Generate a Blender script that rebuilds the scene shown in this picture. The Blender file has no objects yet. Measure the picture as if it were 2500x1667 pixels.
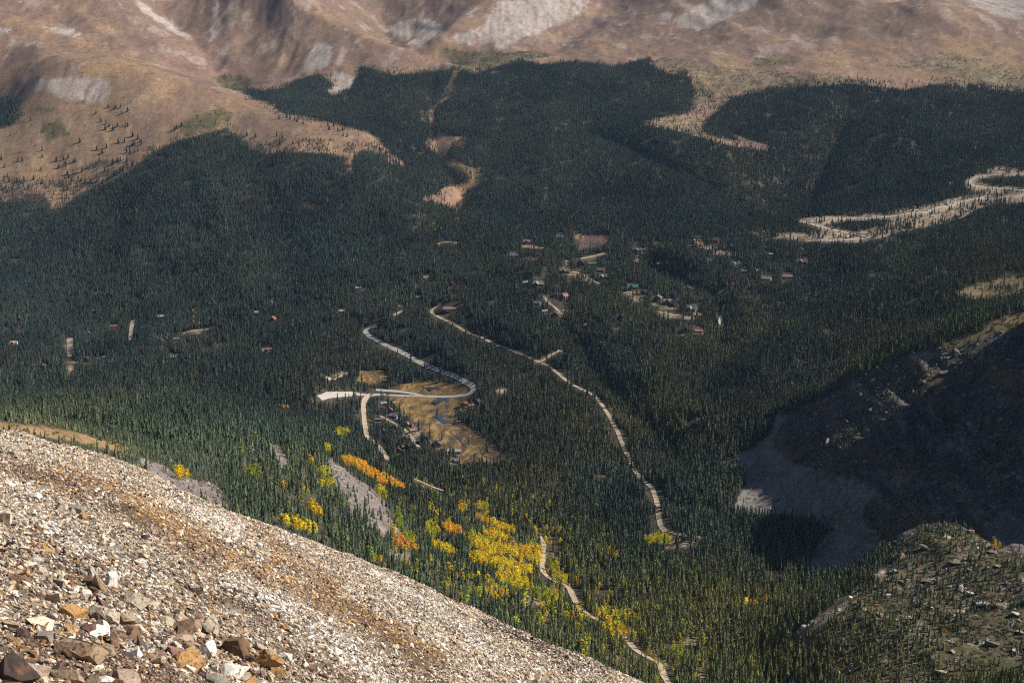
import bpy, bmesh, math, random
import numpy as np
from mathutils import Vector, Matrix, Euler

random.seed(7)
rng = np.random.default_rng(7)
sc = bpy.context.scene
COL = sc.collection

# ------------------------------------------------------------------ camera
F_PX = 3472.0            # focal length in pixels of the 2500 px wide photograph
PITCH = math.radians(11.0)
CP, SP = math.cos(PITCH), math.sin(PITCH)
cam_data = bpy.data.cameras.new("camera")
cam_data.sensor_width = 36.0
cam_data.lens = F_PX / 2500.0 * 36.0
cam_data.clip_start = 0.3
cam_data.clip_end = 60000.0
cam = bpy.data.objects.new("camera", cam_data)
COL.objects.link(cam)
cam.location = (0, 0, 0)
cam.rotation_euler = (math.radians(90.0) - PITCH, 0, 0)
sc.camera = cam

# ------------------------------------------------------------------ light
SUN_AZ, SUN_EL = math.radians(82.0), math.radians(39.0)   # clockwise from +Y, above the horizon
SUN_DIR = Vector((math.sin(SUN_AZ) * math.cos(SUN_EL), math.cos(SUN_AZ) * math.cos(SUN_EL), math.sin(SUN_EL)))
world = bpy.data.worlds.new("World")
sc.world = world
world.use_nodes = True
wn = world.node_tree
bg = wn.nodes["Background"]
sky = wn.nodes.new("ShaderNodeTexSky")
sky.sky_type = 'NISHITA'
sky.sun_disc = False
sky.sun_elevation = SUN_EL
sky.sun_rotation = SUN_AZ
sky.altitude = 3500
sky.air_density = 1.0
sky.dust_density = 0.5
sky.ozone_density = 1.5
wn.links.new(sky.outputs[0], bg.inputs[0])
bg.inputs[1].default_value = 0.05
sun_l = bpy.data.lights.new("sun", 'SUN')
sun_l.energy = 4.6
sun_l.angle = math.radians(0.53)
sun_l.color = (1.0, 0.93, 0.83)
sun = bpy.data.objects.new("sun", sun_l)
COL.objects.link(sun)
sun.location = SUN_DIR * 300
sun.rotation_euler = (-SUN_DIR).to_track_quat('-Z', 'Y').to_euler()
sc.view_settings.view_transform = 'Standard'
sc.view_settings.look = 'None'
sc.view_settings.exposure = 0.62
sc.view_settings.gamma = 1.0
sc.view_settings.use_curve_mapping = False
sc.render.engine = 'CYCLES'
sc.cycles.max_bounces = 4
sc.cycles.diffuse_bounces = 2
sc.cycles.glossy_bounces = 2
sc.cycles.transmission_bounces = 2
sc.cycles.volume_bounces = 0
sc.cycles.use_denoising = False
sc.cycles.pixel_filter_type = 'BLACKMAN_HARRIS'
sc.cycles.filter_width = 1.15

# ------------------------------------------------------------------ helpers: photo pixel <-> world
def ray(px, py):
    """ray of a photo pixel, scaled so that its y component is 1"""
    u = (np.asarray(px, float) - 1250.0) / F_PX
    v = (np.asarray(py, float) - 833.5) / F_PX
    ry = CP - v * SP
    return u / ry, (-SP - v * CP) / ry

def project(x, y, z):
    dep = y * CP - z * SP
    dep = np.maximum(dep, 1e-3)
    up = y * SP + z * CP
    return 1250.0 + F_PX * x / dep, 833.5 - F_PX * up / dep

def hash2(ix, iy, seed):
    h = (ix.astype(np.int64) * 374761393 + iy.astype(np.int64) * 668265263 + seed * 1274126177) & 0xFFFFFFFF
    h = ((h ^ (h >> 13)) * 1274126177) & 0xFFFFFFFF
    h = h ^ (h >> 16)
    return (h & 0xFFFFFF).astype(np.float64) / float(0xFFFFFF)

def vnoise(x, y, seed=0):
    x = np.asarray(x, float); y = np.asarray(y, float)
    ix, iy = np.floor(x), np.floor(y)
    fx, fy = x - ix, y - iy
    fx = fx * fx * fx * (fx * (fx * 6 - 15) + 10); fy = fy * fy * fy * (fy * (fy * 6 - 15) + 10)
    a = hash2(ix, iy, seed); b = hash2(ix + 1, iy, seed)
    c = hash2(ix, iy + 1, seed); d = hash2(ix + 1, iy + 1, seed)
    return (a + (b - a) * fx) * (1 - fy) + (c + (d - c) * fx) * fy

def fbm(x, y, octv=4, seed=0, gain=0.5):
    t = 0; a = 1.0; s = 0
    for k in range(octv):
        t = t + a * (vnoise(x * 2 ** k + 17.3 * k, y * 2 ** k - 9.1 * k, seed + k) * 2 - 1)
        s += a; a *= gain
    return t / s

def ridged(x, y, octv=3, seed=0):
    t = 0; a = 1.0; s = 0
    for k in range(octv):
        t = t + a * (1 - np.abs(vnoise(x * 2 ** k + 5.7 * k, y * 2 ** k + 3.1 * k, seed + k) * 2 - 1) * 2)
        s += a; a *= 0.5
    return t / s

# ------------------------------------------------------------------ terrain: control points (photo px, photo py, metres ahead)
CPTS = [
 # far mountains
 (-200,-60,5400),(0,-70,5050),(200,-70,5000),(400,-60,5900),(560,-60,5700),(700,-60,5300),(950,-60,6300),(1200,-60,5900),(1450,-60,6500),(1700,-60,5700),(1950,-50,5200),
 (0,50,4500),(0,150,4150),(0,250,3800),(0,300,3650),(0,380,3450),(0,460,3280),(0,500,3200),(0,600,3000),(0,700,2780),(0,800,2500),
 (150,10,4800),(290,110,4450),(400,165,4250),(520,212,4080),
 (400,60,5080),(500,140,4660),(545,205,4400),(570,228,4250),
 (330,30,4900),(440,130,4560),
 (640,60,5000),(650,140,4650),(660,200,4350),
 (700,5,5100),(850,90,4700),(1000,135,4500),(1095,168,4350),
 (940,55,5700),(960,105,5300),(1060,145,4800),(1110,165,4550),
 (1010,40,5700),(1010,100,5150),
 (1200,5,5500),(1130,55,5200),(1075,105,4950),
 (1300,60,5300),(1250,130,4650),(1400,20,5700),(1420,80,5250),(1380,125,4750),
 (1480,10,6000),(1440,60,5500),
 (1600,50,5150),(1750,30,5150),(1600,130,4600),(1800,100,4600),(2000,60,4750),(2000,150,4150),
 (2200,230,3700),(2200,150,4050),(2200,80,4380),(2200,15,4680),(2250,0,4700),(2330,15,4620),(2400,35,4530),(2500,62,4430),(2650,100,4300),
 (2500,150,4000),(2500,230,3650),(2400,120,4150),
 (2000,210,3750),(1850,235,3750),(1900,300,3450),(1900,400,3180),(1900,480,2950),(1850,545,2700),
 # left knoll crest
 (100,185,3780),(200,165,3780),(280,167,3800),(400,190,3780),(560,235,3720),(700,267,3600),(850,308,3420),(900,333,3340),(960,385,3200),(1010,430,3080),
 (200,135,4130),(100,120,4180),
 (200,250,3640),(200,350,3440),(200,430,3320),(200,520,3130),(200,600,2970),(200,700,2750),(200,780,2560),
 (400,260,3560),(400,330,3420),(400,400,3250),(400,500,3050),(400,600,2850),(400,700,2630),(400,790,2380),
 (570,300,3480),(640,290,3480),(700,296,3460),(800,325,3360),(900,372,3220),
 (570,340,3380),(700,350,3280),(800,380,3160),(700,420,3050),(700,500,2900),(700,600,2680),(700,700,2430),(700,780,2230),
 (900,430,2980),(900,500,2830),(900,600,2600),(900,690,2350),(900,780,2130),
 (1000,470,2900),(1000,530,2730),(1000,620,2480),
 # behind the knoll crest
 (700,240,4080),(620,225,4230),(850,285,3800),(960,330,3560),(1000,380,3350),(850,220,4150),(950,250,3950),(800,185,4330),
 # stream valley, central forest
 (1060,180,4370),(1050,260,3880),(1055,340,3480),(1080,400,3260),(1120,450,3080),(1090,500,2930),(1060,560,2670),(1060,620,2460),(1060,700,2260),
 (1170,170,4320),(1300,160,4330),(1300,250,3850),(1300,350,3380),(1300,450,3020),(1300,550,2700),(1150,350,3430),(1200,450,3050),
 (1450,160,4280),(1550,190,4100),(1640,185,4080),(1500,300,3480),(1500,400,3100),(1500,500,2800),(1500,570,2560),
 (1680,220,3900),(1640,290,3480),(1580,305,3330),(1700,328,3270),(1850,366,3140),(1700,318,3420),(1850,352,3250),(1760,270,3600),
 (1700,420,2930),(1700,500,2730),(1700,565,2510),
 (2100,300,3400),(2100,400,3080),(2100,480,2830),(2050,535,2530),(2000,560,2440),(1960,540,2500),(2120,580,2380),
 (2300,300,3400),(2300,400,3000),(2300,470,2720),(2250,518,2560),(2500,300,3380),(2500,380,3000),(2430,428,2800),(2364,447,2740),(2500,460,2680),(2500,478,2620),(2400,486,2630),
 # valley floor
 (170,830,2340),(170,900,2150),(0,880,2250),(350,830,2280),(350,880,2120),(550,820,2230),(550,880,2060),(650,850,2100),
 (870,800,2080),(890,860,1980),(800,880,1960),(1250,600,2500),(1250,680,2300),(1250,770,2120),(1250,850,1990),
 (1500,640,2380),(1500,720,2180),(1500,800,2010),(1400,700,2230),(1650,640,2360),(1650,740,2130),
 (900,960,1850),(1000,962,1850),(1150,958,1830),(960,1010,1740),(1050,1000,1770),(1050,1060,1650),(1150,1060,1650),(1150,1110,1560),(1100,1120,1540),(950,1120,1560),(890,1050,1660),
 (1300,950,1800),(1300,1050,1620),(1250,1150,1460),(1400,880,1930),(1450,970,1750),(1500,1050,1600),(1550,1140,1460),(1600,1220,1340),(1610,1295,1240),(1680,1310,1200),
 (1400,1150,1430),(1400,1250,1290),(1300,1320,1190),(1400,1460,1060),(1520,1540,985),(1600,1610,920),(1640,1690,860),(1500,1400,1120),(1650,1450,1070),
 (1700,700,2210),(1700,800,1980),(1700,900,1770),(1700,1000,1590),(1700,1100,1440),(1700,1200,1330),
 (1850,600,2400),(1850,700,2180),(1850,800,1950),(1850,900,1740),(1850,1000,1570),(1800,1080,1440),
 (2100,620,2280),(2050,700,2130),(2050,800,1880),(2050,880,1690),(2000,940,1580),
 (2300,560,2380),(2300,650,2110),(2300,740,1860),(2300,800,1640),(2500,540,2400),(2500,600,2180),(2500,680,1900),(2500,740,1690),
 # dark mountain on the right: ridge, face, talus
 (2500,792,1325),(2400,815,1325),(2300,840,1330),(2200,868,1355),(2100,908,1370),(2000,965,1415),(1930,1010,1435),(1860,1075,1435),
 (2300,950,1270),(2500,900,1250),(2200,1000,1240),(2400,1050,1195),(2100,1050,1250),(2000,1080,1325),(1900,1120,1375),
 (1820,1150,1395),(1820,1240,1265),(1950,1220,1230),(2050,1200,1200),(2200,1130,1190),(2300,1150,1165),(2450,1180,1120),
 (1990,1300,1180),(2100,1290,1150),(2200,1240,1130),(2010,1390,1110),(2120,1370,1085),
 # bench at the lower right
 (2500,1280,1060),(2350,1275,1070),(2220,1325,1050),(2110,1420,1000),(1960,1540,930),(2250,1420,980),(2500,1400,960),(2400,1500,900),(2250,1580,860),(2500,1667,790),(2300,1700,790),(2080,1640,850),(2050,1720,810),
 (1800,1330,1180),(1850,1420,1090),(1950,1470,1040),(1800,1520,1000),(1900,1600,935),(1800,1667,885),(1900,1720,850),
 # spur behind the scree slope, lower left
 (0,1032,600),(100,1048,620),(200,1065,650),(330,1110,690),(450,1170,700),(560,1230,720),(700,1290,745),(850,1360,770),
 (100,1020,900),(250,1040,950),(400,1045,1010),(550,1045,1120),(600,1075,1050),(500,1090,960),(480,1140,820),
 (650,1130,950),(700,1030,1420),(780,1060,1300),(800,1110,1130),(850,1160,1050),(760,1180,930),(900,1240,950),(800,1260,850),(950,1310,900),(960,1180,1170),(1000,1250,1060),
 (900,1100,1350),(1000,1080,1480),(1000,1150,1300),(1100,1180,1330),(1050,1350,930),(1100,1280,1080),(1200,1300,1130),(1150,1420,900),(1300,1430,1000),(1300,1530,880),(1450,1560,920),(1480,1640,860),
 # terrace ridge in front of the left village
 (0,918,1640),(200,925,1640),(400,930,1660),(600,938,1690),(800,945,1760),(0,960,1450),(200,985,1300),(400,1000,1330),(550,985,1480),(0,1000,1150),(850,980,1740),(700,975,1640),
 (200,905,1880),(400,905,1880),(0,905,1900),(600,910,1880),
]
# points given as world height instead of a pixel: (px at that depth, D, z)
ZPTS = [
 (-100,250,-100),(0,250,-104),(400,250,-112),(800,250,-124),(1200,250,-138),(1600,250,-156),(2000,260,-176),(2500,260,-190),
 (0,430,-148),(400,430,-160),(800,430,-178),(1200,430,-205),(1600,430,-230),(2000,450,-255),(2500,450,-250),
 (700,600,-235),(1100,650,-300),(1500,650,-330),(1900,650,-330),(2300,620,-300),(2500,620,-290),(2800,600,-250),
 (2500,5200,30),(2300,5400,60),(2400,7500,330),(2650,7000,420),(2100,7000,450),(1900,6000,420),
 # mountain beyond the right edge of the frame
 (2650,1300,-245),(2900,1250,-130),(3420,1200,26),(3230,1310,24),(3110,1400,-50),(3000,1490,-110),(4143,1200,90),(3800,1380,80),
 (3660,1090,-150),(3600,1000,-262),(3400,900,-285),(3000,1000,-272),(2800,1070,-255),(4200,1000,-250),(4300,1090,-120),
 (2800,1650,-180),(3100,1700,-120),(3500,1750,-100),(2750,1900,-220),(3200,2100,-150),(2750,2300,-210),(3200,2500,-120),(2800,2700,-180),(2750,3200,-60),(2800,3700,20),(2800,4300,160),(3300,4300,230),(3200,3300,60),
 (3000,600,-250),(3000,300,-190),
 (-400,900,-270),(-400,600,-150),(-400,1500,-360),(-400,2000,-470),(-400,2500,-470),(-400,3000,-360),(-400,3500,-170),(-400,4200,60),(-400,5000,330),
 (0,7000,700),(700,7500,700),(1400,8000,650),
]
pts = []
for (a, b, d) in CPTS:
    tx, tz = ray(a, b)
    pts.append((tx * d, d, tz * d))
for (a, d, z) in ZPTS:
    pts.append(((a - 1250.0) / F_PX * d, d, z))
P = np.array(pts, float)

def tps_kernel(r2):
    return 0.5 * r2 * np.log(np.maximum(r2, 1e-12))
# distances shrink with range so that every part of the view is resolved alike
def warp(x, y):
    return x / (0.35 * y + 350) * 1.4, np.log(y + 120) * 1.9
qx, qy = warp(P[:, 0], P[:, 1])
n = len(P)
K = tps_kernel((qx[:, None] - qx[None]) ** 2 + (qy[:, None] - qy[None]) ** 2)
A = np.zeros((n + 3, n + 3))
A[:n, :n] = K + 2e-4 * np.eye(n)
A[:n, n] = 1; A[:n, n + 1] = qx; A[:n, n + 2] = qy
A[n:, :n] = A[:n, n:].T
# solve for the slope of the sight line z / y, which varies gently
rhs = np.concatenate([P[:, 2] / (P[:, 1] + 60), np.zeros(3)])
W = np.linalg.solve(A, rhs)
def tps(x, y):
    sx, sy = warp(x.ravel(), y.ravel())
    out = np.empty(sx.size)
    for i in range(0, sx.size, 20000):
        a, b = sx[i:i + 20000], sy[i:i + 20000]
        k = tps_kernel((a[:, None] - qx[None]) ** 2 + (b[:, None] - qy[None]) ** 2)
        out[i:i + 20000] = k @ W[:n] + W[n] + W[n + 1] * a + W[n + 2] * b
    return (out * (y.ravel() + 60)).reshape(x.shape)

# grid: columns of constant x / y, rows of constant y
u_mid = np.linspace(-0.405, 0.415, 640)
u_l = -0.405 - np.linspace(0.30, 0.006, 36)
u_r = 0.415 + np.linspace(0.006, 0.52, 56)
GU = np.concatenate([u_l, u_mid, u_r])
GD = np.exp(np.linspace(math.log(235.0), math.log(8800.0), 800))
NU, ND = len(GU), len(GD)
cu = np.concatenate([u_l[::3], np.linspace(-0.405, 0.415, 200), u_r[2::3]])
cd = np.exp(np.linspace(math.log(235.0), math.log(8800.0), 220))
CU, CD = np.meshgrid(cu, cd)
coarse = tps(CU * CD, CD)
def interp_grid(grid, gu, gd, u, d):
    iu = np.clip(np.interp(u, gu, np.arange(len(gu))), 0, len(gu) - 1.001)
    idd = np.clip(np.interp(np.log(d), np.log(gd), np.arange(len(gd))), 0, len(gd) - 1.001)
    i0, j0 = iu.astype(int), idd.astype(int)
    fu, fd = iu - i0, idd - j0
    return ((grid[j0, i0] * (1 - fu) + grid[j0, i0 + 1] * fu) * (1 - fd)
            + (grid[j0 + 1, i0] * (1 - fu) + grid[j0 + 1, i0 + 1] * fu) * fd)
UU, DD = np.meshgrid(GU, GD)
TX, TY = UU * DD, DD
TZ = interp_grid(coarse, cu, cd, UU, DD)
tpx, tpy = project(TX, TY, TZ)
# relief finer than the control points
far_w = np.clip((TY - 3500) / 900, 0, 1)
face_w = np.clip(1 - np.hypot((tpx - 2330) / 420, (tpy - 1020) / 230), 0, 1) ** 0.7
flat_w = np.clip(np.hypot((tpx - 1040) / 260, (tpy - 1010) / 130) - 0.6, 0.1, 1)
rel = (8 * fbm(TX / 120, TY / 170, 4, 11) + 7.0 * ridged(TX / 210 + TY / 700, TY / 420, 3, 13) - 2.0) * np.clip((TY - 500) / 700, 0.10, 1) * flat_w
rel += far_w * (7 * fbm(TX / 150, TY / 320, 4, 37) + 4 * ridged(TX / 80 + 0.6 * fbm(TX / 200, TY / 200, 2, 33), TY / 360, 3, 31) + 0.8 * ridged(TX / 26, TY / 90, 2, 35))
rel += face_w * (15 * ridged(TX / 60 - TZ / 90, TZ / 60, 4, 41) - 14 + 9 * fbm(TX / 17, TZ / 13, 4, 43))
bench_w = np.clip((tpx - 1950) / 200, 0, 1) * np.clip((tpy - 1290) / 60, 0, 1)
rel += bench_w * 3.0 * ridged(TX / 28, TY / 38, 3, 47)
TZ = TZ + rel
RIDGES = [  # crest (+) and gully (-) lines of the far mountains: height, width in metres, photo pixels
 (13.5, 60, [(150,5),(220,60),(290,112),(400,165),(480,195),(540,225)]),
 (-12.8, 45, [(375,2),(440,70),(500,125),(525,165),(545,205)]),
 (8.1, 45, [(320,2),(400,55),(470,100)]),
 (-9.0, 50, [(190,2),(260,60),(330,110),(420,150)]),
 (13.5, 55, [(700,2),(780,50),(850,90),(920,112),(1000,135),(1090,165)]),
 (-13.5, 45, [(925,2),(935,40),(942,70),(965,110),(1060,150)]),
 (15.3, 55, [(1190,2),(1130,50),(1075,100)]),
 (-14.2, 50, [(1470,2),(1440,60),(1400,85),(1350,120)]),
 (-6.0, 50, [(640,2),(600,80),(580,150),(560,205)]),
 (7.2, 55, [(560,2),(560,80),(590,150)]),
 (-3.4, 50, [(1650,130),(1750,95),(1850,80),(1980,55)]),
 (6.3, 50, [(1560,2),(1500,50),(1420,110)]),
 (-3.8, 40, [(1640,60),(1740,30),(1800,2)]),
 (3.6, 30, [(130,172),(200,164),(280,167),(400,190),(560,235),(700,267),(850,308)]),
 (3.2, 30, [(520,300),(600,290),(700,293),(800,320),(900,365)]),
]
RIDGES += [  # folds of the forested slopes
 (-20.9, 30, [(1440,312),(1560,360),(1650,405),(1800,480),(1900,540)]),
 (-17.1, 26, [(1060,180),(1052,300),(1080,390),(1130,450),(1090,500),(1055,560)]),
 (-19.0, 22, [(1590,640),(1650,672),(1740,700),(1772,760),(1765,820)]),
 (-15.2, 20, [(1390,800),(1440,870),(1540,980),(1640,1080)]),
 (15.2, 24, [(1090,752),(1200,800),(1310,850),(1400,905)]),
 (15.2, 24, [(930,790),(1010,835),(1090,880),(1170,940)]),
 (13.3, 30, [(1340,640),(1480,620),(1600,625),(1700,650)]),
 (19.0, 40, [(0,918),(200,925),(400,930),(600,938),(760,946)]),
 (-6.0, 34, [(240,470),(330,560),(420,660),(500,760)]),
 (-6.0, 34, [(620,400),(660,500),(700,620),(720,740)]),
 (6.0, 36, [(470,360),(520,480),(560,620),(600,740)]),
 (-11.0, 34, [(1250,200),(1230,300),(1180,400),(1130,470)]),
 (10.0, 40, [(1370,190),(1350,300),(1330,420),(1290,540)]),
 (-17.1, 30, [(2080,260),(2040,350),(1990,440),(1960,530)]),
 (15.2, 34, [(2230,260),(2200,340),(2160,430),(2130,510)]),
 (-15.2, 26, [(2250,620),(2080,690),(1900,760),(1780,860),(1700,960)]),
 (15.2, 28, [(2300,690),(2130,760),(1960,840),(1850,930)]),
]
for (amp, wid, line) in RIDGES:
    q = []
    for (a, b) in line:
        tx, tz = ray(a, b)
        ds = np.exp(np.linspace(math.log(1150), math.log(8700), 1100))
        zt = interp_grid(TZ, GU, GD, np.full_like(ds, float(tx)), ds)
        ov = np.nonzero(zt >= tz * ds)[0]
        if len(ov):
            q.append((tx * ds[ov[0]], ds[ov[0]]))
    rows = np.nonzero(GD > 1200)[0][0]
    sx_, sy_ = TX[rows:], TY[rows:]
    best = np.full(sx_.shape, 1e9)
    for (p0, p1) in zip(q[:-1], q[1:]):
        dx, dy = p1[0] - p0[0], p1[1] - p0[1]
        t = np.clip(((sx_ - p0[0]) * dx + (sy_ - p0[1]) * dy) / (dx * dx + dy * dy + 1e-9), 0, 1)
        # distance across the view counts more than distance along it
        best = np.minimum(best, np.hypot(sx_ - p0[0] - t * dx, (sy_ - p0[1] - t * dy) * 0.45))
    TZ[rows:] += amp * np.exp(-(best / wid) ** 1.4)
def ground_z(x, y):
    return interp_grid(TZ, GU, GD, x / y, y)
GRAD_D = np.gradient(TZ, axis=0) / np.gradient(TY, axis=0)
# horizon seen from the camera's side, used to leave out what nothing can show
SL = TZ / TY
HORI = np.maximum.accumulate(SL, axis=0)

def hit(px, py, dmin=420.0):
    """first terrain point that a photo pixel's ray meets"""
    tx, tz = ray(px, py)
    ds = np.exp(np.linspace(math.log(dmin), math.log(8700), 2600))
    zt = interp_grid(TZ, GU, GD, np.full_like(ds, float(tx)), ds)
    over = np.nonzero(zt >= tz * ds)[0]
    if len(over) == 0:
        return None
    k = over[0]
    if k == 0:
        d = ds[0]
    else:
        g0, g1 = zt[k - 1] - tz * ds[k - 1], zt[k] - tz * ds[k]
        d = ds[k - 1] + (ds[k] - ds[k - 1]) * (-g0) / (g1 - g0 + 1e-9)
    return float(tx * d), float(d), float(interp_grid(TZ, GU, GD, np.array([tx]), np.array([d]))[0])
# ------------------------------------------------------------------ land cover, traced from the photograph onto the terrain
RW, RH = 1250, 834                       # raster of half the photograph's pixels
def poly_mask(poly):
    p = np.array(poly, float) / 2.0
    m = np.zeros((RH, RW), bool)
    x0, x1 = max(int(p[:, 0].min()) - 1, 0), min(int(p[:, 0].max()) + 2, RW)
    y0, y1 = max(int(p[:, 1].min()) - 1, 0), min(int(p[:, 1].max()) + 2, RH)
    if x1 <= x0 or y1 <= y0:
        return m
    gx, gy = np.meshgrid(np.arange(x0, x1) + 0.5, np.arange(y0, y1) + 0.5)
    ins = np.zeros(gx.shape, bool)
    for (ax, ay), (bx_, by_) in zip(p, np.roll(p, -1, axis=0)):
        if ay == by_:
            continue
        c = ((gy < ay) != (gy < by_)) & (gx < (bx_ - ax) * (gy - ay) / (by_ - ay) + ax)
        ins ^= c
    m[y0:y1, x0:x1] = ins
    return m

def line_mask(line, wpx):
    m = np.zeros((RH, RW), bool)
    for (a, b) in zip(line[:-1], line[1:]):
        x0 = max(int(min(a[0], b[0]) / 2 - wpx), 0); x1 = min(int(max(a[0], b[0]) / 2 + wpx) + 2, RW)
        y0 = max(int(min(a[1], b[1]) / 2 - wpx), 0); y1 = min(int(max(a[1], b[1]) / 2 + wpx) + 2, RH)
        if x1 <= x0 or y1 <= y0:
            continue
        gx, gy = np.meshgrid(np.arange(x0, x1) * 2 + 1.0, np.arange(y0, y1) * 2 + 1.0)
        dx, dy = b[0] - a[0], b[1] - a[1]
        t = np.clip(((gx - a[0]) * dx + (gy - a[1]) * dy) / (dx * dx + dy * dy + 1e-9), 0, 1)
        m[y0:y1, x0:x1] |= np.hypot(gx - a[0] - t * dx, gy - a[1] - t * dy) < wpx / 2.0
    return m

FOREST, GRASS, TUNDRA, SLIDE, SHRUB, WET, DIRT, TALUS, CLIFF, BENCH, PURPLE, DRYGRASS, MEADOW2, HEATH = range(14)
cls = np.full((RH, RW), FOREST, np.uint8)
keep = np.full((RH, RW), 1.0)            # share of trees that grow where the class allows trees
TREELINE = [(2500,225),(2440,218),(2400,215),(2340,205),(2280,204),(2210,220),(2150,212),(2070,203),(2000,210),(1900,210),(1850,224),(1790,238),(1760,260),(1730,285),
 (1705,302),(1715,320),(1740,332),(1800,345),(1872,366),(1780,354),(1700,332),(1640,316),(1570,304),(1600,292),(1680,280),(1690,262),(1705,240),(1700,220),(1690,205),(1690,172),
 (1640,182),(1600,166),(1590,138),(1540,152),(1500,160),(1440,152),(1390,150),(1330,157),(1270,147),(1210,163),(1160,178),(1130,172),(1105,158),(1095,180),(1060,172),(1040,172),(1000,180),
 (960,182),(935,178),(905,163),(872,163),(868,195),(850,216),(820,205),(775,180),(720,196),(690,216),(640,222),(600,214),(598,232),(650,250),(700,280),(760,290),(840,306),(905,332),
 (960,375),(990,405),(955,398),(930,380),(910,370),(888,365),(862,380),(860,410),(850,425),(843,405),(850,385),(800,375),(720,370),(690,372),(640,375),(615,360),(590,342),(575,322),(560,312),(520,320),
 (470,335),(420,350),(370,372),(345,400),(290,430),(260,447),(220,462),(180,482),(150,505),(135,515),(110,475),(60,480),(0,490)]
m = poly_mask([(0, -4), (2504, -4)] + TREELINE)
cls[m] = GRASS
far = poly_mask([(0,-4),(2504,-4),(2504,130),(2300,80),(2100,100),(1800,150),(1600,180),(1400,160),(1100,170),(900,160),(700,200),(560,230),(400,175),(300,120),(150,60),(0,30)])
cls[far & m] = TUNDRA
cls[poly_mask([(0,240),(54,238),(50,275),(42,302),(0,312)])] = FOREST
def paint(c, polys, k=None):
    for p in polys:
        pm = poly_mask(p)
        cls[pm] = c
        if k is not None:
            keep[pm] = k
paint(HEATH, [[(1590,300),(1690,285),(1740,300),(1712,318),(1740,332),(1780,345),(1720,335)],[(1560,150),(1700,190),(1690,260),(1800,225),(2100,200),(2400,212),(2500,222),(2500,180),(2420,150),(2300,130),(2230,150),(2000,180),(1800,170),(1650,140)]])
paint(GRASS, [[(1990,170),(2150,160),(2300,178),(2380,200),(2300,202),(2200,214),(2100,196)]])
paint(SHRUB, [[(1075,115),(1130,125),(1230,128),(1330,125),(1340,140),(1260,148),(1190,165),(1140,176),(1100,155)],
 [(520,190),(545,215),(600,230),(600,212),(650,205),(560,180)],[(430,310),(470,285),(540,265),(570,275),(560,300),(500,318),(450,335)],
 [(100,300),(150,300),(170,330),(120,345),(95,325)],[(85,262),(130,262),(128,276),(80,276)],[(1850,140),(1950,150),(1900,165),(1830,160)],
 [(200,175),(240,245),(190,252),(180,240)]])
paint(SLIDE, [[(85,195),(130,190),(250,192),(272,205),(262,250),(190,247),(140,235),(110,218),(82,225)],
 [(1090,100),(1180,60),(1215,5),(1400,-5),(1440,0),(1430,20),(1390,50),(1340,70),(1290,90),(1240,118),(1215,122),(1200,100),(1160,112)],
 [(942,75),(985,50),(1045,45),(1080,62),(1080,82),(1040,105),(1030,115),(1000,105),(960,85)],
 [(1130,35),(1150,20),(1165,10),(1155,30),(1140,45)],
 [(1640,50),(1680,25),(1740,0),(1860,-5),(1840,15),(1800,35),(1740,62),(1700,75),(1650,62)],[(1605,40),(1640,25),(1635,50),(1610,58)],
 [(745,150),(770,110),(800,105),(805,135),(775,170),(745,172)],[(810,170),(850,185),(870,200),(850,220),(810,232),(790,226),(830,205)],
 [(0,68),(30,72),(18,82),(0,84)],[(40,98),(110,105),(90,114),(40,110)],[(90,62),(170,66),(200,84),(190,96),(130,78)],
 [(530,0),(540,40),(530,90),(510,110),(520,60),(520,0)],[(330,5),(350,10),(470,95),(460,100),(350,30)],
 [(2360,0),(2500,0),(2500,50),(2440,40),(2400,28)]])
paint(GRASS, [
 [(1050,265),(1062,270),(1066,300),(1085,330),(1138,335),(1135,360),(1105,352),(1090,376),(1060,370),(1038,350),(1045,338),(1062,330),(1062,305),(1048,285)],
 [(1108,190),(1118,205),(1100,228),(1085,230),(1090,215)],
 [(1085,390),(1130,410),(1182,412),(1190,435),(1165,455),(1140,490),(1125,520),(1090,500),(1030,487),(1070,476),(1085,458),(1120,450),(1150,452),(1165,430),(1140,415),(1090,400)]])
cls[line_mask([(1114,178),(1100,220),(1062,262),(1056,300),(1066,335),(1062,362),(1092,388),(1132,410),(1165,432),(1134,470),(1112,515),(1126,540)], 13)] = GRASS
paint(SHRUB, [[(1085,388),(1110,395),(1135,408),(1150,410),(1140,420),(1100,405)],[(1150,412),(1182,410),(1192,440),(1170,452),(1160,430)]])
paint(PURPLE, [[(1400,565),(1412,572),(1490,577),(1478,598),(1440,603),(1412,610),(1402,590)],[(1770,345),(1870,362),(1830,358)],[(1780,322),(1870,358),(1876,368),(1820,352)]])
paint(GRASS, [[(1400,565),(1430,575),(1420,590),(1404,585)]])
paint(WET, [[(950,970),(1000,968),(1070,966),(1110,968),(1122,985),(1105,1000),(1120,1025),(1150,1045),(1180,1065),(1225,1110),(1240,1115),(1200,1130),(1180,1125),(1120,1128),(1095,1110),(1080,1090),(1060,1080),(1045,1062),(1030,1050),(1020,1032),(1000,1018),(985,1003),(968,988)],
 [(955,945),(990,935),(1060,930),(1110,938),(1142,948),(1150,958),(1130,962),(1060,962),(1000,957),(960,952)],[(880,905),(940,905),(950,925),(920,935),(870,930)]])
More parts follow.
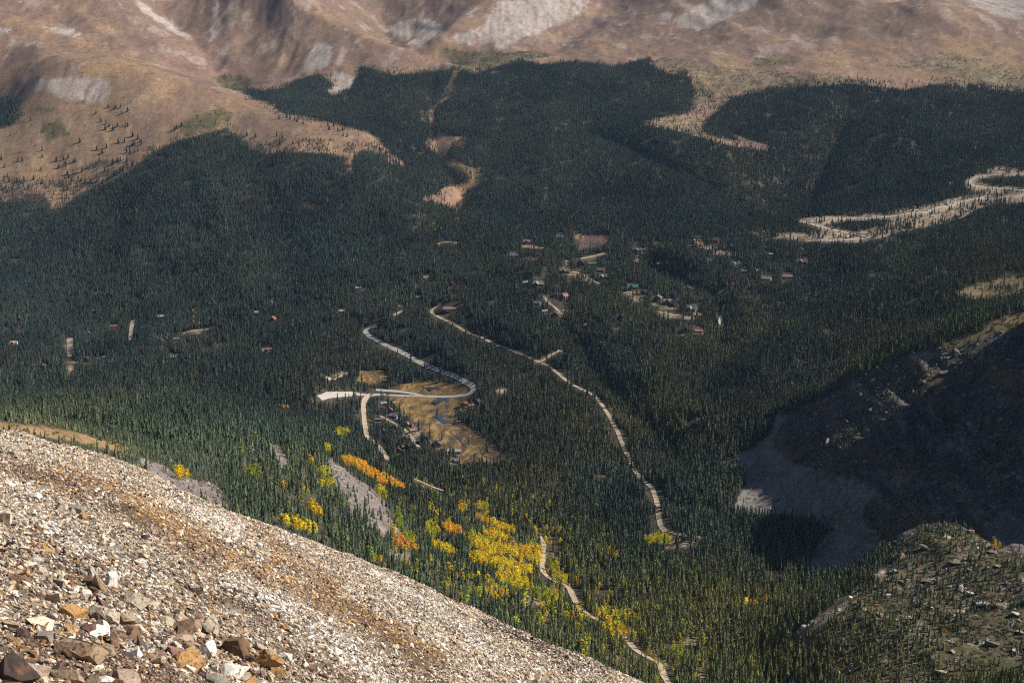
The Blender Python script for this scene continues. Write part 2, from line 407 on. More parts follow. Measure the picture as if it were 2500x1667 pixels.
paint(DIRT, [[(1955,535),(2000,524),(2090,528),(2170,518),(2250,503),(2330,484),(2400,474),(2500,474),(2500,492),(2420,498),(2380,512),(2350,530),(2300,545),(2240,558),(2200,562),(2150,580),(2100,592),(2050,592),(1930,585),(1840,572),(1860,566),(1990,570),(2010,560)],
 [(2355,442),(2375,428),(2440,404),(2500,412),(2500,426),(2420,424),(2385,438),(2405,452),(2500,458),(2500,472),(2380,466),(2358,455)],
 [(1830,565),(1860,560),(1960,580),(1930,584),(1850,575)],
 [(865,703),(885,690),(905,692),(895,705),(870,712)]])
paint(FOREST, [[(2012,545),(2090,537),(2175,530),(2172,545),(2130,558),(2075,566),(2030,556)],[(2386,446),(2410,434),(2500,428),(2500,452),(2420,452)]])
paint(MEADOW2, [[(2310,716),(2400,690),(2500,664),(2500,722),(2440,738),(2360,738)]], 0.22)
paint(MEADOW2, [[(2300,842),(2330,826),(2390,812),(2420,788),(2500,758),(2500,800),(2440,815),(2380,835)]], 0.05)
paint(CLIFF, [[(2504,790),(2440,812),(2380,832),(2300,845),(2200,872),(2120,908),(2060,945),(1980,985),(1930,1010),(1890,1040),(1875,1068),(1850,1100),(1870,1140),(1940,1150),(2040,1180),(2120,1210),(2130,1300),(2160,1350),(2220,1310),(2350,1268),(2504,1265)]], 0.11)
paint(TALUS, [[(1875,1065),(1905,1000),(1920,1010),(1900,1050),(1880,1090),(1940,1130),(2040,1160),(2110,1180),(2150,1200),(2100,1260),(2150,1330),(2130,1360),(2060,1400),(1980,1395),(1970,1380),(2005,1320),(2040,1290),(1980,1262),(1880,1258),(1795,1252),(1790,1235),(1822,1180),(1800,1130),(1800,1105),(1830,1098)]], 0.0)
paint(BENCH, [[(2504,1262),(2350,1270),(2220,1318),(2130,1380),(2080,1450),(2050,1480),(1940,1540),(1920,1580),(2000,1600),(2040,1640),(2070,1667),(2504,1667)]], 0.72)
paint(BENCH, [[(2230,1320),(2350,1275),(2504,1285),(2504,1560),(2330,1600),(2200,1480),(2150,1400)]], 0.36)
paint(TALUS, [[(2390,1290),(2440,1270),(2504,1262),(2504,1350),(2430,1320)]], 0.0)
paint(TALUS, [[(1940,1545),(2010,1500),(2075,1465),(2080,1480),(2020,1520),(1960,1555)],[(2470,1265),(2504,1265),(2504,1350),(2450,1350)]], 0.05)
paint(DRYGRASS, [[(0,1028),(100,1041),(200,1058),(320,1085),(332,1112),(230,1090),(100,1062),(0,1045)],[(490,1082),(570,1066),(572,1080),(500,1092)],[(380,1105),(420,1118),(425,1130),(390,1120)],[(330,1110),(390,1150),(430,1170),(400,1178)]], 0.03)
paint(TALUS, [[(332,1112),(400,1140),(450,1172),(530,1212),(560,1232),(520,1230),(440,1200),(360,1150)],[(440,1165),(520,1180),(550,1215),(480,1200)],
 [(805,1110),(840,1140),(872,1170),(905,1190),(940,1222),(948,1262),(985,1300),(975,1322),(940,1312),(900,1290),(870,1262),(840,1225),(815,1185),(798,1150)],[(650,1085),(680,1080),(700,1120),(720,1150),(690,1150),(660,1120)],
 [(950,1345),(1000,1350),(1010,1370),(960,1365)]], 0.12)
paint(TALUS, [[(800,1120),(850,1150),(905,1200),(940,1250),(905,1240),(860,1200)]], 0.04)
paint(DIRT, [[(1210,950),(1245,945),(1242,955),(1212,962)],[(1270,1455),(1330,1462),(1350,1475),(1300,1478)],[(1660,1555),(1700,1552),(1700,1572),(1670,1572)],[(1690,1640),(1730,1650),(1700,1660)],[(1610,1330),(1700,1315),(1690,1332),(1620,1340)]])
# clearings round the cabins
CLEAR = [(1290,602,50,8),(1349,610,26,7),(1300,630,40,6),(1385,640,14,14),(1430,631,60,5),(1405,668,50,8),(1420,675,44,8),(1310,690,60,8),(1440,684,34,10),(1330,725,14,16),(1365,735,26,10),(1375,765,12,14),
 (1440,688,12,10),(1556,634,20,12),(1560,614,34,8),(1700,600,48,12),(1730,605,40,9),(1775,617,44,14),(1790,625,30,16),(1755,615,40,14),(1545,719,60,10),(1550,726,30,10),(1560,735,30,8),(1600,742,40,6),(1632,752,60,8),(1640,770,70,16),(1680,775,30,10),
 (1690,706,44,12),(1760,712,32,10),(1762,770,14,34),(1700,765,40,8),(1508,800,40,8),(1345,797,30,8),(1355,803,12,10),(1670,812,46,10),
 (165,860,16,64),(172,900,26,22),(180,880,70,6),(320,805,10,50),(395,850,14,10),(440,842,0,0),(470,812,60,8),(508,815,12,22),(485,880,36,5),(250,875,36,6),(460,785,40,5),(340,775,30,4),
 (1130,1000,30,8),(995,1060,70,14),(1020,1050,20,20),(1045,1085,30,10),(1075,1095,40,10),(1110,1125,60,10),(985,1010,20,10),(1265,552,20,10),(830,910,60,8),(1320,885,40,12),(1330,870,30,8),(1325,1340,12,40),(980,745,26,6),
 (2010,480,0,0),(2020,655,0,0),(2320,445,20,8),(1855,658,30,6),(1780,712,26,4),(985,620,16,26),(1075,595,20,4),(470,1275,0,0),(435,585,10,10),(345,895,0,0)]
for (a, b, w_, h_) in CLEAR:
    if w_:
        w_ *= 0.8; h_ *= 0.75
        t = np.linspace(0, 2 * math.pi, 14)[:-1]
        pm = poly_mask([(a + w_ / 2 * math.cos(q), b + h_ / 2 * math.sin(q)) for q in t])
        cls[pm & (cls == FOREST)] = DIRT

# ------------------------------------------------------------------ roads: (name, width m, clear width px, photo pixels)
ROADS = [
 ("highway", 7.6, 13, [(780,972),(840,965),(880,962),(920,962),(960,965),(1010,967),(1060,968),(1110,968),(1140,964),(1154,956),(1157,948),(1148,938),(1128,927),(1102,915),(1070,904),(1040,892),(1000,870),(960,852),(920,832),(897,818),(890,808),(900,801),(922,796)]),
 ("highway", 7.0, 10, [(918,952),(960,954),(1000,959),(1030,966)]),
 ("gravel_road", 6.0, 12, [(902,962),(893,972),(886,990),(888,1012),(891,1040),(895,1062),(915,1082),(930,1096),(940,1112),(948,1124)]),
 ("gravel_road", 4.5, 7, [(930,1016),(958,1030),(985,1046),(1000,1060),(1014,1080),(1022,1092)]),
 ("gravel_road", 4.8, 8, [(1078,742),(1056,754),(1051,762),(1066,772),(1091,783),(1121,800),(1156,818),(1194,834),(1232,849),(1267,862),(1305,880),(1343,894),(1366,916),(1393,937),(1425,953),(1454,966),(1473,994),(1487,1014),(1499,1037),(1512,1068),(1524,1094),(1538,1124),(1561,1166),(1578,1180),(1592,1190),(1603,1220),(1607,1258),(1615,1292),(1642,1302),(1680,1310),(1710,1311)]),
 ("gravel_road", 4.8, 7, [(1312,1300),(1320,1316),(1331,1334),(1325,1372),(1323,1396),(1345,1415),(1380,1428),(1392,1438),(1401,1460),(1422,1490),(1460,1515),(1515,1538),(1535,1568),(1558,1593),(1588,1608),(1613,1620),(1616,1638),(1624,1656),(1645,1690)]),
 ("gravel_road", 5.0, 7, [(1012,1170),(1049,1186),(1083,1198)]),
 ("highway", 7.6, 10, [(2540,474),(2495,477),(2438,484),(2396,486),(2368,489),(2340,496),(2312,505),(2270,515),(2242,520),(2206,526),(2150,531),(2080,534),(2010,536),(1975,536),(1956,537),(1954,540),(1964,544),(1982,548),(2010,557),(2038,563),(2066,569),(2094,574),(2118,577),(2126,581),(2108,584),(2080,586),(2038,588),(2000,587)]),
 ("highway", 7.6, 10, [(2540,423),(2500,424),(2431,428),(2396,431),(2375,437),(2365,444),(2367,451),(2382,456),(2410,459),(2438,461),(2466,462),(2495,465),(2540,470)]),
 ("gravel_road", 10.0, 13, [(170,826),(172,850),(173,868),(170,886),(172,908)]),
 ("gravel_road", 7.0, 8, [(176,882),(210,879),(252,874)]),
 ("gravel_road", 7.0, 9, [(324,782),(321,805),(317,832)]),
 ("gravel_road", 7.5, 9, [(445,814),(470,808),(500,804),(515,803)]),
 ("gravel_road", 4.5, 6, [(1282,600),(1305,603),(1330,606)]),
 ("gravel_road", 4.5, 6, [(1395,664),(1420,669),(1437,681),(1464,693)]),
 ("gravel_road", 4.5, 6, [(1608,762),(1640,768),(1665,774),(1695,778)]),
 ("gravel_road", 4.5, 6, [(1328,722),(1334,735),(1350,748),(1368,764)]),
 ("gravel_road", 4.5, 6, [(1520,716),(1545,713),(1566,714)]),
 ("gravel_road", 4.5, 6, [(1768,745),(1762,768),(1756,792)]),
 ("gravel_road", 4.5, 6, [(1070,596),(1085,590),(1120,594)]),
 ("gravel_road", 4.5, 6, [(1418,632),(1450,626),(1478,619)]),
 ("gravel_road", 5.0, 7, [(800,926),(825,918),(850,910)]),
 ("gravel_road", 5.0, 7, [(1318,886),(1332,876),(1350,864),(1372,858)]),
 ("gravel_road", 5.0, 7, [(962,770),(975,762),(985,758)]),
]
roadmask = np.zeros((RH, RW), bool)
for (_, _, wpx, line) in ROADS:
    roadmask |= line_mask(line, wpx)
SCREE_SIL = [(-200,985),(0,1040),(100,1065),(200,1085),(300,1112),(350,1130),(420,1172),(520,1226),(620,1262),(700,1288),(800,1325),(900,1372),(1000,1416),(1100,1458),(1200,1500),(1300,1545),(1400,1588),(1500,1630),(1600,1675),(1750,1745),(2000,1870)]
screemask = poly_mask(SCREE_SIL + [(2000, 2200), (-200, 2200)])

def lookup(arr, px, py):
    ix = np.clip((px / 2).astype(int), 0, RW - 1)
    iy = np.clip((py / 2).astype(int), 0, RH - 1)
    return arr[iy, ix]

def mesh_from(name, V, Fc, mats, midx=None, smooth=False):
    me = bpy.data.meshes.new(name)
    me.from_pydata([tuple(v) for v in V], [], [tuple(f) for f in Fc])
    for m_ in mats:
        me.materials.append(m_)
    if midx is not None:
        me.polygons.foreach_set('material_index', np.array(midx, np.int32))
    if smooth:
        me.polygons.foreach_set('use_smooth', np.ones(len(me.polygons), bool))
    me.update()
    return me

# ------------------------------------------------------------------ terrain sheet
PAL = np.array([
 (0.060,0.052,0.034),   # forest floor
 (0.240,0.152,0.100),   # dry alpine grass
 (0.190,0.120,0.090),   # tundra
 (0.330,0.280,0.240),   # grey slide
 (0.130,0.105,0.055),   # willow shrub
 (0.175,0.115,0.046),   # wetland
 (0.320,0.250,0.180),   # bare dirt
 (0.190,0.158,0.146),   # talus
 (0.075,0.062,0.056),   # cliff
 (0.105,0.085,0.052),   # rocky bench
 (0.115,0.070,0.065),   # dark heath
 (0.250,0.165,0.085),   # golden grass
 (0.170,0.130,0.070),   # meadow
 (0.185,0.140,0.085),   # heath
])
tpx, tpy = project(TX, TY, TZ)
def colour_field(px, py, x, y):
    c = np.zeros(px.shape + (3,))
    for k, (ox, oy) in enumerate([(0, 0), (3, 1), (-3, -1), (1, 3), (-1, -3)]):
        wx = 12 * fbm(x / 22, y / 40, 4, 61) + 14 * fbm(x / 80, y / 200, 3, 63) * (y > 3600) + ox
        wy = 8 * fbm(x / 22 + 50, y / 40, 4, 67) + oy
        c += PAL[lookup(cls, px + wx, py + wy)]
    return c / 5.0
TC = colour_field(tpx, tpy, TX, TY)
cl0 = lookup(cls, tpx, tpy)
tlm = (cl0 == TALUS) | (cl0 == CLIFF) | (cl0 == BENCH)
TC *= (1 + tlm * 0.75 * fbm(TX / 3.2, TY / 7, 4, 145, .75))[..., None]
n1 = fbm(TX / 90, TY / 190, 5, 71); n2 = fbm(TX / 16, TY / 45, 4, 77); n3 = fbm(TX / 260, TY / 420, 4, 83)
alp = ((cl0 == GRASS) | (cl0 == TUNDRA) | (cl0 == HEATH)).astype(float)
def mixc(c, col, w):
    return c * (1 - w[..., None]) + np.array(col) * w[..., None]
TC = mixc(TC, (0.160,0.106,0.082), alp * np.clip(n1 * 1.6 - 0.12, 0, 0.65))
TC = mixc(TC, (0.330,0.225,0.115), alp * np.clip(-n1 * 1.5 - 0.16, 0, 0.32))
TC = mixc(TC, (0.120,0.100,0.060), alp * np.clip(n2 * 1.7 + n3 * 0.8 - 0.42, 0, 0.5))
TC = mixc(TC, (0.340,0.265,0.215), (cl0 == TUNDRA) * np.clip(fbm(TX / 45, TY / 170, 5, 91) * 2.2 - 0.45, 0, 0.6))
wet = (cl0 == WET).astype(float)
wa, wb = fbm(TX / 7, TY / 20, 4, 97, .7), fbm(TX / 30, TY / 46, 3, 99)
TC = mixc(TC, (0.120,0.100,0.040), wet * np.clip(wb * 3 + 0.1, 0, 0.6))
TC = mixc(TC, (0.300,0.185,0.050), wet * np.clip(wa * 3 - 0.25, 0, 0.6))
TC = mixc(TC, (0.062,0.042,0.034), wet * np.clip(-wa * 3 - 0.25 + np.clip((TY - 1720) / -140, 0, 0.9), 0, 0.9))
TC = mixc(TC, (0.330,0.250,0.140), wet * np.clip(fbm(TX / 7, TY / 13, 3, 100) * 4 - 1.4, 0, 0.6))
hth = (cl0 == HEATH) | (cl0 == SHRUB) | (cl0 == MEADOW2)
TC = mixc(TC, (0.070,0.062,0.034), hth * np.clip(fbm(TX / 9, TY / 26, 3, 103) * 2.4 - 0.1, 0, 0.75))
sl = (cl0 == SLIDE)
TC = mixc(TC, (0.230,0.150,0.120), sl * np.clip(fbm(TX / 15, TY / 120, 5, 107) * 2.4 - 0.15, 0, 0.75))
TC = mixc(TC, (0.420,0.370,0.330), sl * np.clip(fbm(TX / 11 + 9, TY / 100, 5, 109) * 2.2 - 0.2, 0, 0.7))
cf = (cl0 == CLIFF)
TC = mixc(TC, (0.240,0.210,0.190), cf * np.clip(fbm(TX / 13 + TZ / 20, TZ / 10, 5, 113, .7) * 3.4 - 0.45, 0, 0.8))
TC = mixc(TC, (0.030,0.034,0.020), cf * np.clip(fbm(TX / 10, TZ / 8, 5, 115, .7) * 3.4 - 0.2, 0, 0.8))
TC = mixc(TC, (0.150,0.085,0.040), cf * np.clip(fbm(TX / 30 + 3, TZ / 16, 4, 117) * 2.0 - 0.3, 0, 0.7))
bn = (cl0 == BENCH)
TC = mixc(TC, (0.400,0.355,0.310), bn * np.clip(fbm(TX / 8, TY / 13, 5, 119, .7) * 4.2 - 1.15, 0, 0.85))
TC = mixc(TC, (0.075,0.075,0.032), bn * np.clip(fbm(TX / 10 + 4, TY / 14, 4, 121) * 2.4 - 0.1, 0, 0.8))
dr = (cl0 == DIRT)
TC = mixc(TC, (0.130,0.095,0.062), dr * np.clip(fbm(TX / 8, TY / 18, 4, 127, .7) * 3.2 - 0.2, 0, 0.8))
ts = (cl0 == TALUS)
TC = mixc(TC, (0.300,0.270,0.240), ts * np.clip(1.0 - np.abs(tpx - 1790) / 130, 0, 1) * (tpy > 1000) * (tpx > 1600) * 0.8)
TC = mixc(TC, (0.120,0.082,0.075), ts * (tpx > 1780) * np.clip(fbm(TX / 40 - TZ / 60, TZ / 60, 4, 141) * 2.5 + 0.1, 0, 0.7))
TC = mixc(TC, (0.200,0.165,0.140), ts * np.clip(fbm(TX / 9, TY / 12, 4, 131) * 2.0, 0, 0.7))
TC = mixc(TC, (0.37,0.29,0.225), alp * np.clip(fbm(TX / 26 + 3, TY / 60, 5, 137, 0.65) * 3.0 - 1.05, 0, 0.45))
TC *= (1 + 0.26 * fbm(TX / 9, TY / 20, 5, 139, 0.75) + 0.16 * n2 + 0.12 * fbm(TX / 5, TY / 11, 3, 133))[..., None]

def new_mat(name, rough=0.95):
    m_ = bpy.data.materials.new(name)
    m_.use_nodes = True
    b = m_.node_tree.nodes["Principled BSDF"]
    b.inputs["Roughness"].default_value = rough
    b.inputs["Specular IOR Level"].default_value = 0.15
    return m_, m_.node_tree, b

def nd(nt, typ, **kw):
    q = nt.nodes.new(typ)
    for k, v in kw.items():
        setattr(q, k, v)
    return q

def grid_mesh(name, X, Y, Z, C=None):
    nr, nc = X.shape
    me = bpy.data.meshes.new(name)
    idx = np.arange(nr * nc).reshape(nr, nc)
    f = np.stack([idx[:-1, :-1], idx[:-1, 1:], idx[1:, 1:], idx[1:, :-1]], -1).reshape(-1, 4)
    me.vertices.add(nr * nc); me.vertices.foreach_set('co', np.stack([X, Y, Z], -1).astype(np.float32).ravel())
    me.loops.add(f.size); me.loops.foreach_set('vertex_index', f.astype(np.int32).ravel())
    me.polygons.add(len(f))
    me.polygons.foreach_set('loop_start', np.arange(0, f.size, 4, dtype=np.int32))
    me.polygons.foreach_set('loop_total', np.full(len(f), 4, np.int32))
    me.polygons.foreach_set('use_smooth', np.ones(len(f), bool))
    me.update(calc_edges=True)
    if C is not None:
        at = me.attributes.new("col", 'FLOAT_COLOR', 'POINT')
        at.data.foreach_set('color', np.concatenate([np.clip(C, 0, 1), np.ones(C.shape[:-1] + (1,))], -1).astype(np.float32).ravel())
    return me

def ground_material(name, fine, bump, dist, speck):
    m_, nt, b = new_mat(name)
    at = nd(nt, "ShaderNodeAttribute", attribute_name="col")
    geo = nd(nt, "ShaderNodeNewGeometry")
    no = nd(nt, "ShaderNodeTexNoise"); no.inputs["Scale"].default_value = fine; no.inputs["Detail"].default_value = 6; no.inputs["Roughness"].default_value = 0.7
    nt.links.new(geo.outputs["Position"], no.inputs["Vector"])
    mr = nd(nt, "ShaderNodeMapRange"); mr.inputs[1].default_value = 0.25; mr.inputs[2].default_value = 0.75
    mr.inputs[3].default_value = 1 - speck; mr.inputs[4].default_value = 1 + speck
    nt.links.new(no.outputs["Fac"], mr.inputs[0])
    nb_ = nd(nt, "ShaderNodeTexNoise"); nb_.inputs["Scale"].default_value = fine * 0.22; nb_.inputs["Detail"].default_value = 8; nb_.inputs["Roughness"].default_value = 0.75
    nt.links.new(geo.outputs["Position"], nb_.inputs["Vector"])
    mb = nd(nt, "ShaderNodeMapRange"); mb.inputs[1].default_value = 0.3; mb.inputs[2].default_value = 0.7; mb.inputs[3].default_value = 0.74; mb.inputs[4].default_value = 1.26
    nt.links.new(nb_.outputs["Fac"], mb.inputs[0])
    mm = nd(nt, "ShaderNodeMath", operation='MULTIPLY'); nt.links.new(mr.outputs[0], mm.inputs[0]); nt.links.new(mb.outputs[0], mm.inputs[1])
    mx = nd(nt, "ShaderNodeVectorMath", operation='SCALE')
    nt.links.new(at.outputs["Color"], mx.inputs[0]); nt.links.new(mm.outputs[0], mx.inputs["Scale"])
    nt.links.new(mx.outputs[0], b.inputs["Base Color"])
    bp = nd(nt, "ShaderNodeBump"); bp.inputs["Strength"].default_value = bump; bp.inputs["Distance"].default_value = dist
    nt.links.new(no.outputs["Fac"], bp.inputs["Height"]); nt.links.new(bp.outputs[0], b.inputs["Normal"])
    return m_
M_ground = ground_material("alpine_ground", 0.22, 0.28, 2.0, 0.5)
terrain = bpy.data.objects.new("terrain", grid_mesh("terrain", TX, TY, TZ, TC))
terrain.data.materials.append(M_ground)
terrain["kind"] = "structure"
COL.objects.link(terrain)

# ------------------------------------------------------------------ road strips draped on the terrain
M_asphalt, nt, b = new_mat("road_asphalt", 0.8)
no = nd(nt, "ShaderNodeTexNoise"); no.inputs["Scale"].default_value = 0.6; no.inputs["Detail"].default_value = 5
geo = nd(nt, "ShaderNodeNewGeometry"); nt.links.new(geo.outputs["Position"], no.inputs["Vector"])
rp = nd(nt, "ShaderNodeValToRGB"); rp.color_ramp.elements[0].color = (0.30,0.275,0.25,1); rp.color_ramp.elements[1].color = (0.46,0.43,0.395,1)
rp.color_ramp.elements[0].position = 0.3; rp.color_ramp.elements[1].position = 0.7
nt.links.new(no.outputs["Fac"], rp.inputs[0]); nt.links.new(rp.outputs[0], b.inputs["Base Color"])
M_gravel, nt, b = new_mat("road_gravel", 0.95)
no = nd(nt, "ShaderNodeTexNoise"); no.inputs["Scale"].default_value = 0.5; no.inputs["Detail"].default_value = 6
geo = nd(nt, "ShaderNodeNewGeometry"); nt.links.new(geo.outputs["Position"], no.inputs["Vector"])
rp = nd(nt, "ShaderNodeValToRGB"); rp.color_ramp.elements[0].color = (0.27,0.21,0.15,1); rp.color_ramp.elements[1].color = (0.47,0.385,0.29,1)
rp.color_ramp.elements[0].position = 0.3; rp.color_ramp.elements[1].position = 0.7
nt.links.new(no.outputs["Fac"], rp.inputs[0]); nt.links.new(rp.outputs[0], b.inputs["Base Color"])
M_paint, nt, b = new_mat("road_paint", 0.7)
b.inputs["Base Color"].default_value = (0.75,0.70,0.55,1)

def smooth_line(p, step):
    p = np.array(p, float)
    for _ in range(3):                      # corner cutting
        q = [p[0]]
        for a, c in zip(p[:-1], p[1:]):
            q += [a * 0.75 + c * 0.25, a * 0.25 + c * 0.75]
        q.append(p[-1]); p = np.array(q)
    seg = np.r_[0, np.cumsum(np.linalg.norm(np.diff(p, axis=0), axis=1))]
    t = np.linspace(0, seg[-1], max(3, int(seg[-1] / step)))
    return np.stack([np.interp(t, seg, p[:, k]) for k in range(2)], 1)
def draped(line, width, lift, cols=5):
    """vertex grid of a strip that follows the ground, level across"""
    d = np.gradient(line, axis=0)
    d /= np.linalg.norm(d, axis=1)[:, None] + 1e-9
    nrm = np.stack([-d[:, 1], d[:, 0]], 1)
    offs = np.linspace(-width / 2, width / 2, cols)[None] * (1 + 0.22 * fbm(line[:, 0:1] / 14, line[:, 1:2] / 14 + np.sign(np.linspace(-1, 1, cols))[None] * 9, 3, 151))
    X = line[:, 0:1] + nrm[:, 0:1] * offs; Y = line[:, 1:2] + nrm[:, 1:2] * offs
    Z = ground_z(X, Y)
    Z = Z + lift
    return X, Y, Z
road_lines = []
for (nm, wid, _, line) in ROADS:
    w = []
    for (a, b2) in line:
        h = hit(a, b2)
        if h and (not w or abs(h[1] - w[-1][1]) < 350):
            w.append(h[:2])
    if len(w) < 2:
        continue
    L = smooth_line(w, 4.0)
    X, Y, Z = draped(L, wid, 0.45)
    me = grid_mesh(nm, X, Y, Z)
    me.materials.append(M_asphalt if nm == "highway" else M_gravel)
    o = bpy.data.objects.new(nm, me); o["kind"] = "structure"
    COL.objects.link(o)
    road_lines.append((nm, wid, L))
    if nm == "highway" and wid > 7.5:
        cx, cy, cz = X[:, 2], Y[:, 2], Z[:, 2] + 0.12
        dv = np.stack([X[:, 3] - X[:, 2], Y[:, 3] - Y[:, 2]], 1); dv /= np.linalg.norm(dv, axis=1)[:, None] + 1e-9
        me = grid_mesh("centre_line", np.stack([cx - dv[:, 0] * 0.2, cx + dv[:, 0] * 0.2], 1), np.stack([cy - dv[:, 1] * 0.2, cy + dv[:, 1] * 0.2], 1), np.stack([cz, cz], 1))
        me.materials.append(M_paint)
        c = bpy.data.objects.new("centre_line", me); c.parent = o
        COL.objects.link(c)

# ------------------------------------------------------------------ the air between: one box of thin haze round everything
HAZE = 1.4e-5
M_haze = bpy.data.materials.new("haze"); M_haze.use_nodes = True
nt = M_haze.node_tree
nt.nodes.remove(nt.nodes["Principled BSDF"])
pv = nd(nt, "ShaderNodeVolumePrincipled")
pv.inputs["Density"].default_value = HAZE
pv.inputs["Color"].default_value = (0.42, 0.66, 1.0, 1)
nt.links.new(pv.outputs[0], nt.nodes["Material Output"].inputs["Volume"])
zl, zh = float(TZ.min()) - 40, float(TZ.max()) + 25
V = [(x, y, z) for z in (zl, zh) for y in (-400, 9400) for x in (-9500, 9500)]
hz = bpy.data.objects.new("haze", mesh_from("haze", V, [(0,2,3,1),(4,5,7,6),(0,1,5,4),(1,3,7,5),(3,2,6,7),(2,0,4,6)], [M_haze]))
hz["kind"] = "stuff"
COL.objects.link(hz)
# ------------------------------------------------------------------ cabins
ROOFC = {'teal': (0.04,0.17,0.155), 'green': (0.10,0.21,0.16), 'navy': (0.035,0.045,0.085), 'slate': (0.13,0.16,0.20), 'brown': (0.20,0.135,0.115), 'grey': (0.27,0.26,0.25),
         'red': (0.34,0.06,0.05), 'blue': (0.14,0.30,0.50), 'rust': (0.33,0.12,0.07), 'pale': (0.30,0.275,0.26), 'pink': (0.22,0.14,0.12), 'sage': (0.20,0.26,0.23), 'white': (0.46,0.44,0.42), 'tan': (0.36,0.27,0.19), 'dark': (0.08,0.07,0.07)}
WALLC = {'log': (0.20,0.105,0.055), 'orange': (0.50,0.27,0.08), 'dark': (0.085,0.06,0.05), 'red': (0.25,0.05,0.035), 'cream': (0.55,0.47,0.36), 'grey': (0.24,0.22,0.20), 'maroon': (0.16,0.06,0.055), 'white': (0.62,0.58,0.52), 'blue': (0.14,0.36,0.60)}
ROOFC = {k: tuple(0.72 * v + 0.28 * sum(c) / 3 for v in c) for k, c in ROOFC.items()}
ROOFN = {'teal': 'teal metal', 'green': 'green metal', 'navy': 'dark navy', 'slate': 'slate blue', 'brown': 'brown', 'grey': 'grey', 'red': 'bright red', 'blue': 'bright blue metal', 'rust': 'rust brown', 'pale': 'pale grey', 'pink': 'pinkish brown', 'sage': 'sage green', 'white': 'white', 'tan': 'tan', 'dark': 'near black'}
WALLN = {'log': 'brown log', 'orange': 'orange wood', 'dark': 'dark wood', 'red': 'dark red', 'cream': 'cream', 'grey': 'grey', 'maroon': 'maroon', 'white': 'white', 'blue': 'blue'}
_mats = {}
def plain(name, col, rough=0.8, noise=0.18, scale=1.5):
    key = (name, col)
    if key in _mats:
        return _mats[key]
    m_, nt, b = new_mat(name, rough)
    tc = nd(nt, "ShaderNodeTexCoord"); no = nd(nt, "ShaderNodeTexNoise"); no.inputs["Scale"].default_value = scale; no.inputs["Detail"].default_value = 4
    nt.links.new(tc.outputs["Object"], no.inputs["Vector"])
    rp = nd(nt, "ShaderNodeValToRGB")
    rp.color_ramp.elements[0].position = 0.3; rp.color_ramp.elements[1].position = 0.7
    rp.color_ramp.elements[0].color = tuple(c * (1 - noise) for c in col) + (1,); rp.color_ramp.elements[1].color = tuple(min(1, c * (1 + noise)) for c in col) + (1,)
    nt.links.new(no.outputs["Fac"], rp.inputs[0]); nt.links.new(rp.outputs[0], b.inputs["Base Color"])
    _mats[key] = m_
    return m_
M_glass, nt, b = new_mat("window_glass", 0.08); b.inputs["Base Color"].default_value = (0.03, 0.04, 0.05, 1); b.inputs["Specular IOR Level"].default_value = 0.6

def box_parts(x0, x1, y0, y1, z0, z1):
    V = [(x0,y0,z0),(x1,y0,z0),(x1,y1,z0),(x0,y1,z0),(x0,y0,z1),(x1,y0,z1),(x1,y1,z1),(x0,y1,z1)]
    Fc = [(0,3,2,1),(4,5,6,7),(0,1,5,4),(1,2,6,5),(2,3,7,6),(3,0,4,7)]
    return V, Fc
def join_parts(*ps):
    V, Fc = [], []
    for v, f in ps:
        o_ = len(V); V += v; Fc += [tuple(i + o_ for i in q) for q in f]
    return V, Fc
def gable_walls(w, d, e, rise, axis='x', ox=0, oy=0):
    """walls with two gable ends, ridge along the axis"""
    if axis == 'x':
        V = [(-w/2,-d/2,-1.5),(w/2,-d/2,-1.5),(w/2,d/2,-1.5),(-w/2,d/2,-1.5),(-w/2,-d/2,e),(w/2,-d/2,e),(w/2,d/2,e),(-w/2,d/2,e),(-w/2,0,e+rise),(w/2,0,e+rise)]
        Fc = [(0,1,5,4),(2,3,7,6),(1,2,6,9,5),(3,0,4,8,7)]
    else:
        V = [(-w/2,-d/2,-1.5),(w/2,-d/2,-1.5),(w/2,d/2,-1.5),(-w/2,d/2,-1.5),(-w/2,-d/2,e),(w/2,-d/2,e),(w/2,d/2,e),(-w/2,d/2,e),(0,-d/2,e+rise),(0,d/2,e+rise)]
        Fc = [(0,1,5,8,4),(2,3,7,9,6),(1,2,6,5),(3,0,4,7)]
    return [(x + ox, y + oy, z) for x, y, z in V], Fc
def gable_roof(w, d, e, rise, axis='x', ox=0, oy=0, over=0.7, th=0.28):
    V, Fc = [], []
    half, ln = (d / 2, w / 2 + over) if axis == 'x' else (w / 2, d / 2 + over)
    sl = rise / half
    for s in (-1, 1):
        pr = [(-ln, s * (half + over), e - over * sl + 0.05), (ln, s * (half + over), e - over * sl + 0.05), (ln, 0, e + rise + 0.05), (-ln, 0, e + rise + 0.05)]
        pr += [(a, b_, c + th) for a, b_, c in pr]
        if axis != 'x':
            pr = [(b_, a, c) for a, b_, c in pr]
        o_ = len(V); V += pr
        Fc += [tuple(o_ + i for i in q) for q in [(0,3,2,1),(4,5,6,7),(0,1,5,4),(1,2,6,5),(2,3,7,6),(3,0,4,7)]]
    return [(x + ox, y + oy, z) for x, y, z in V], Fc

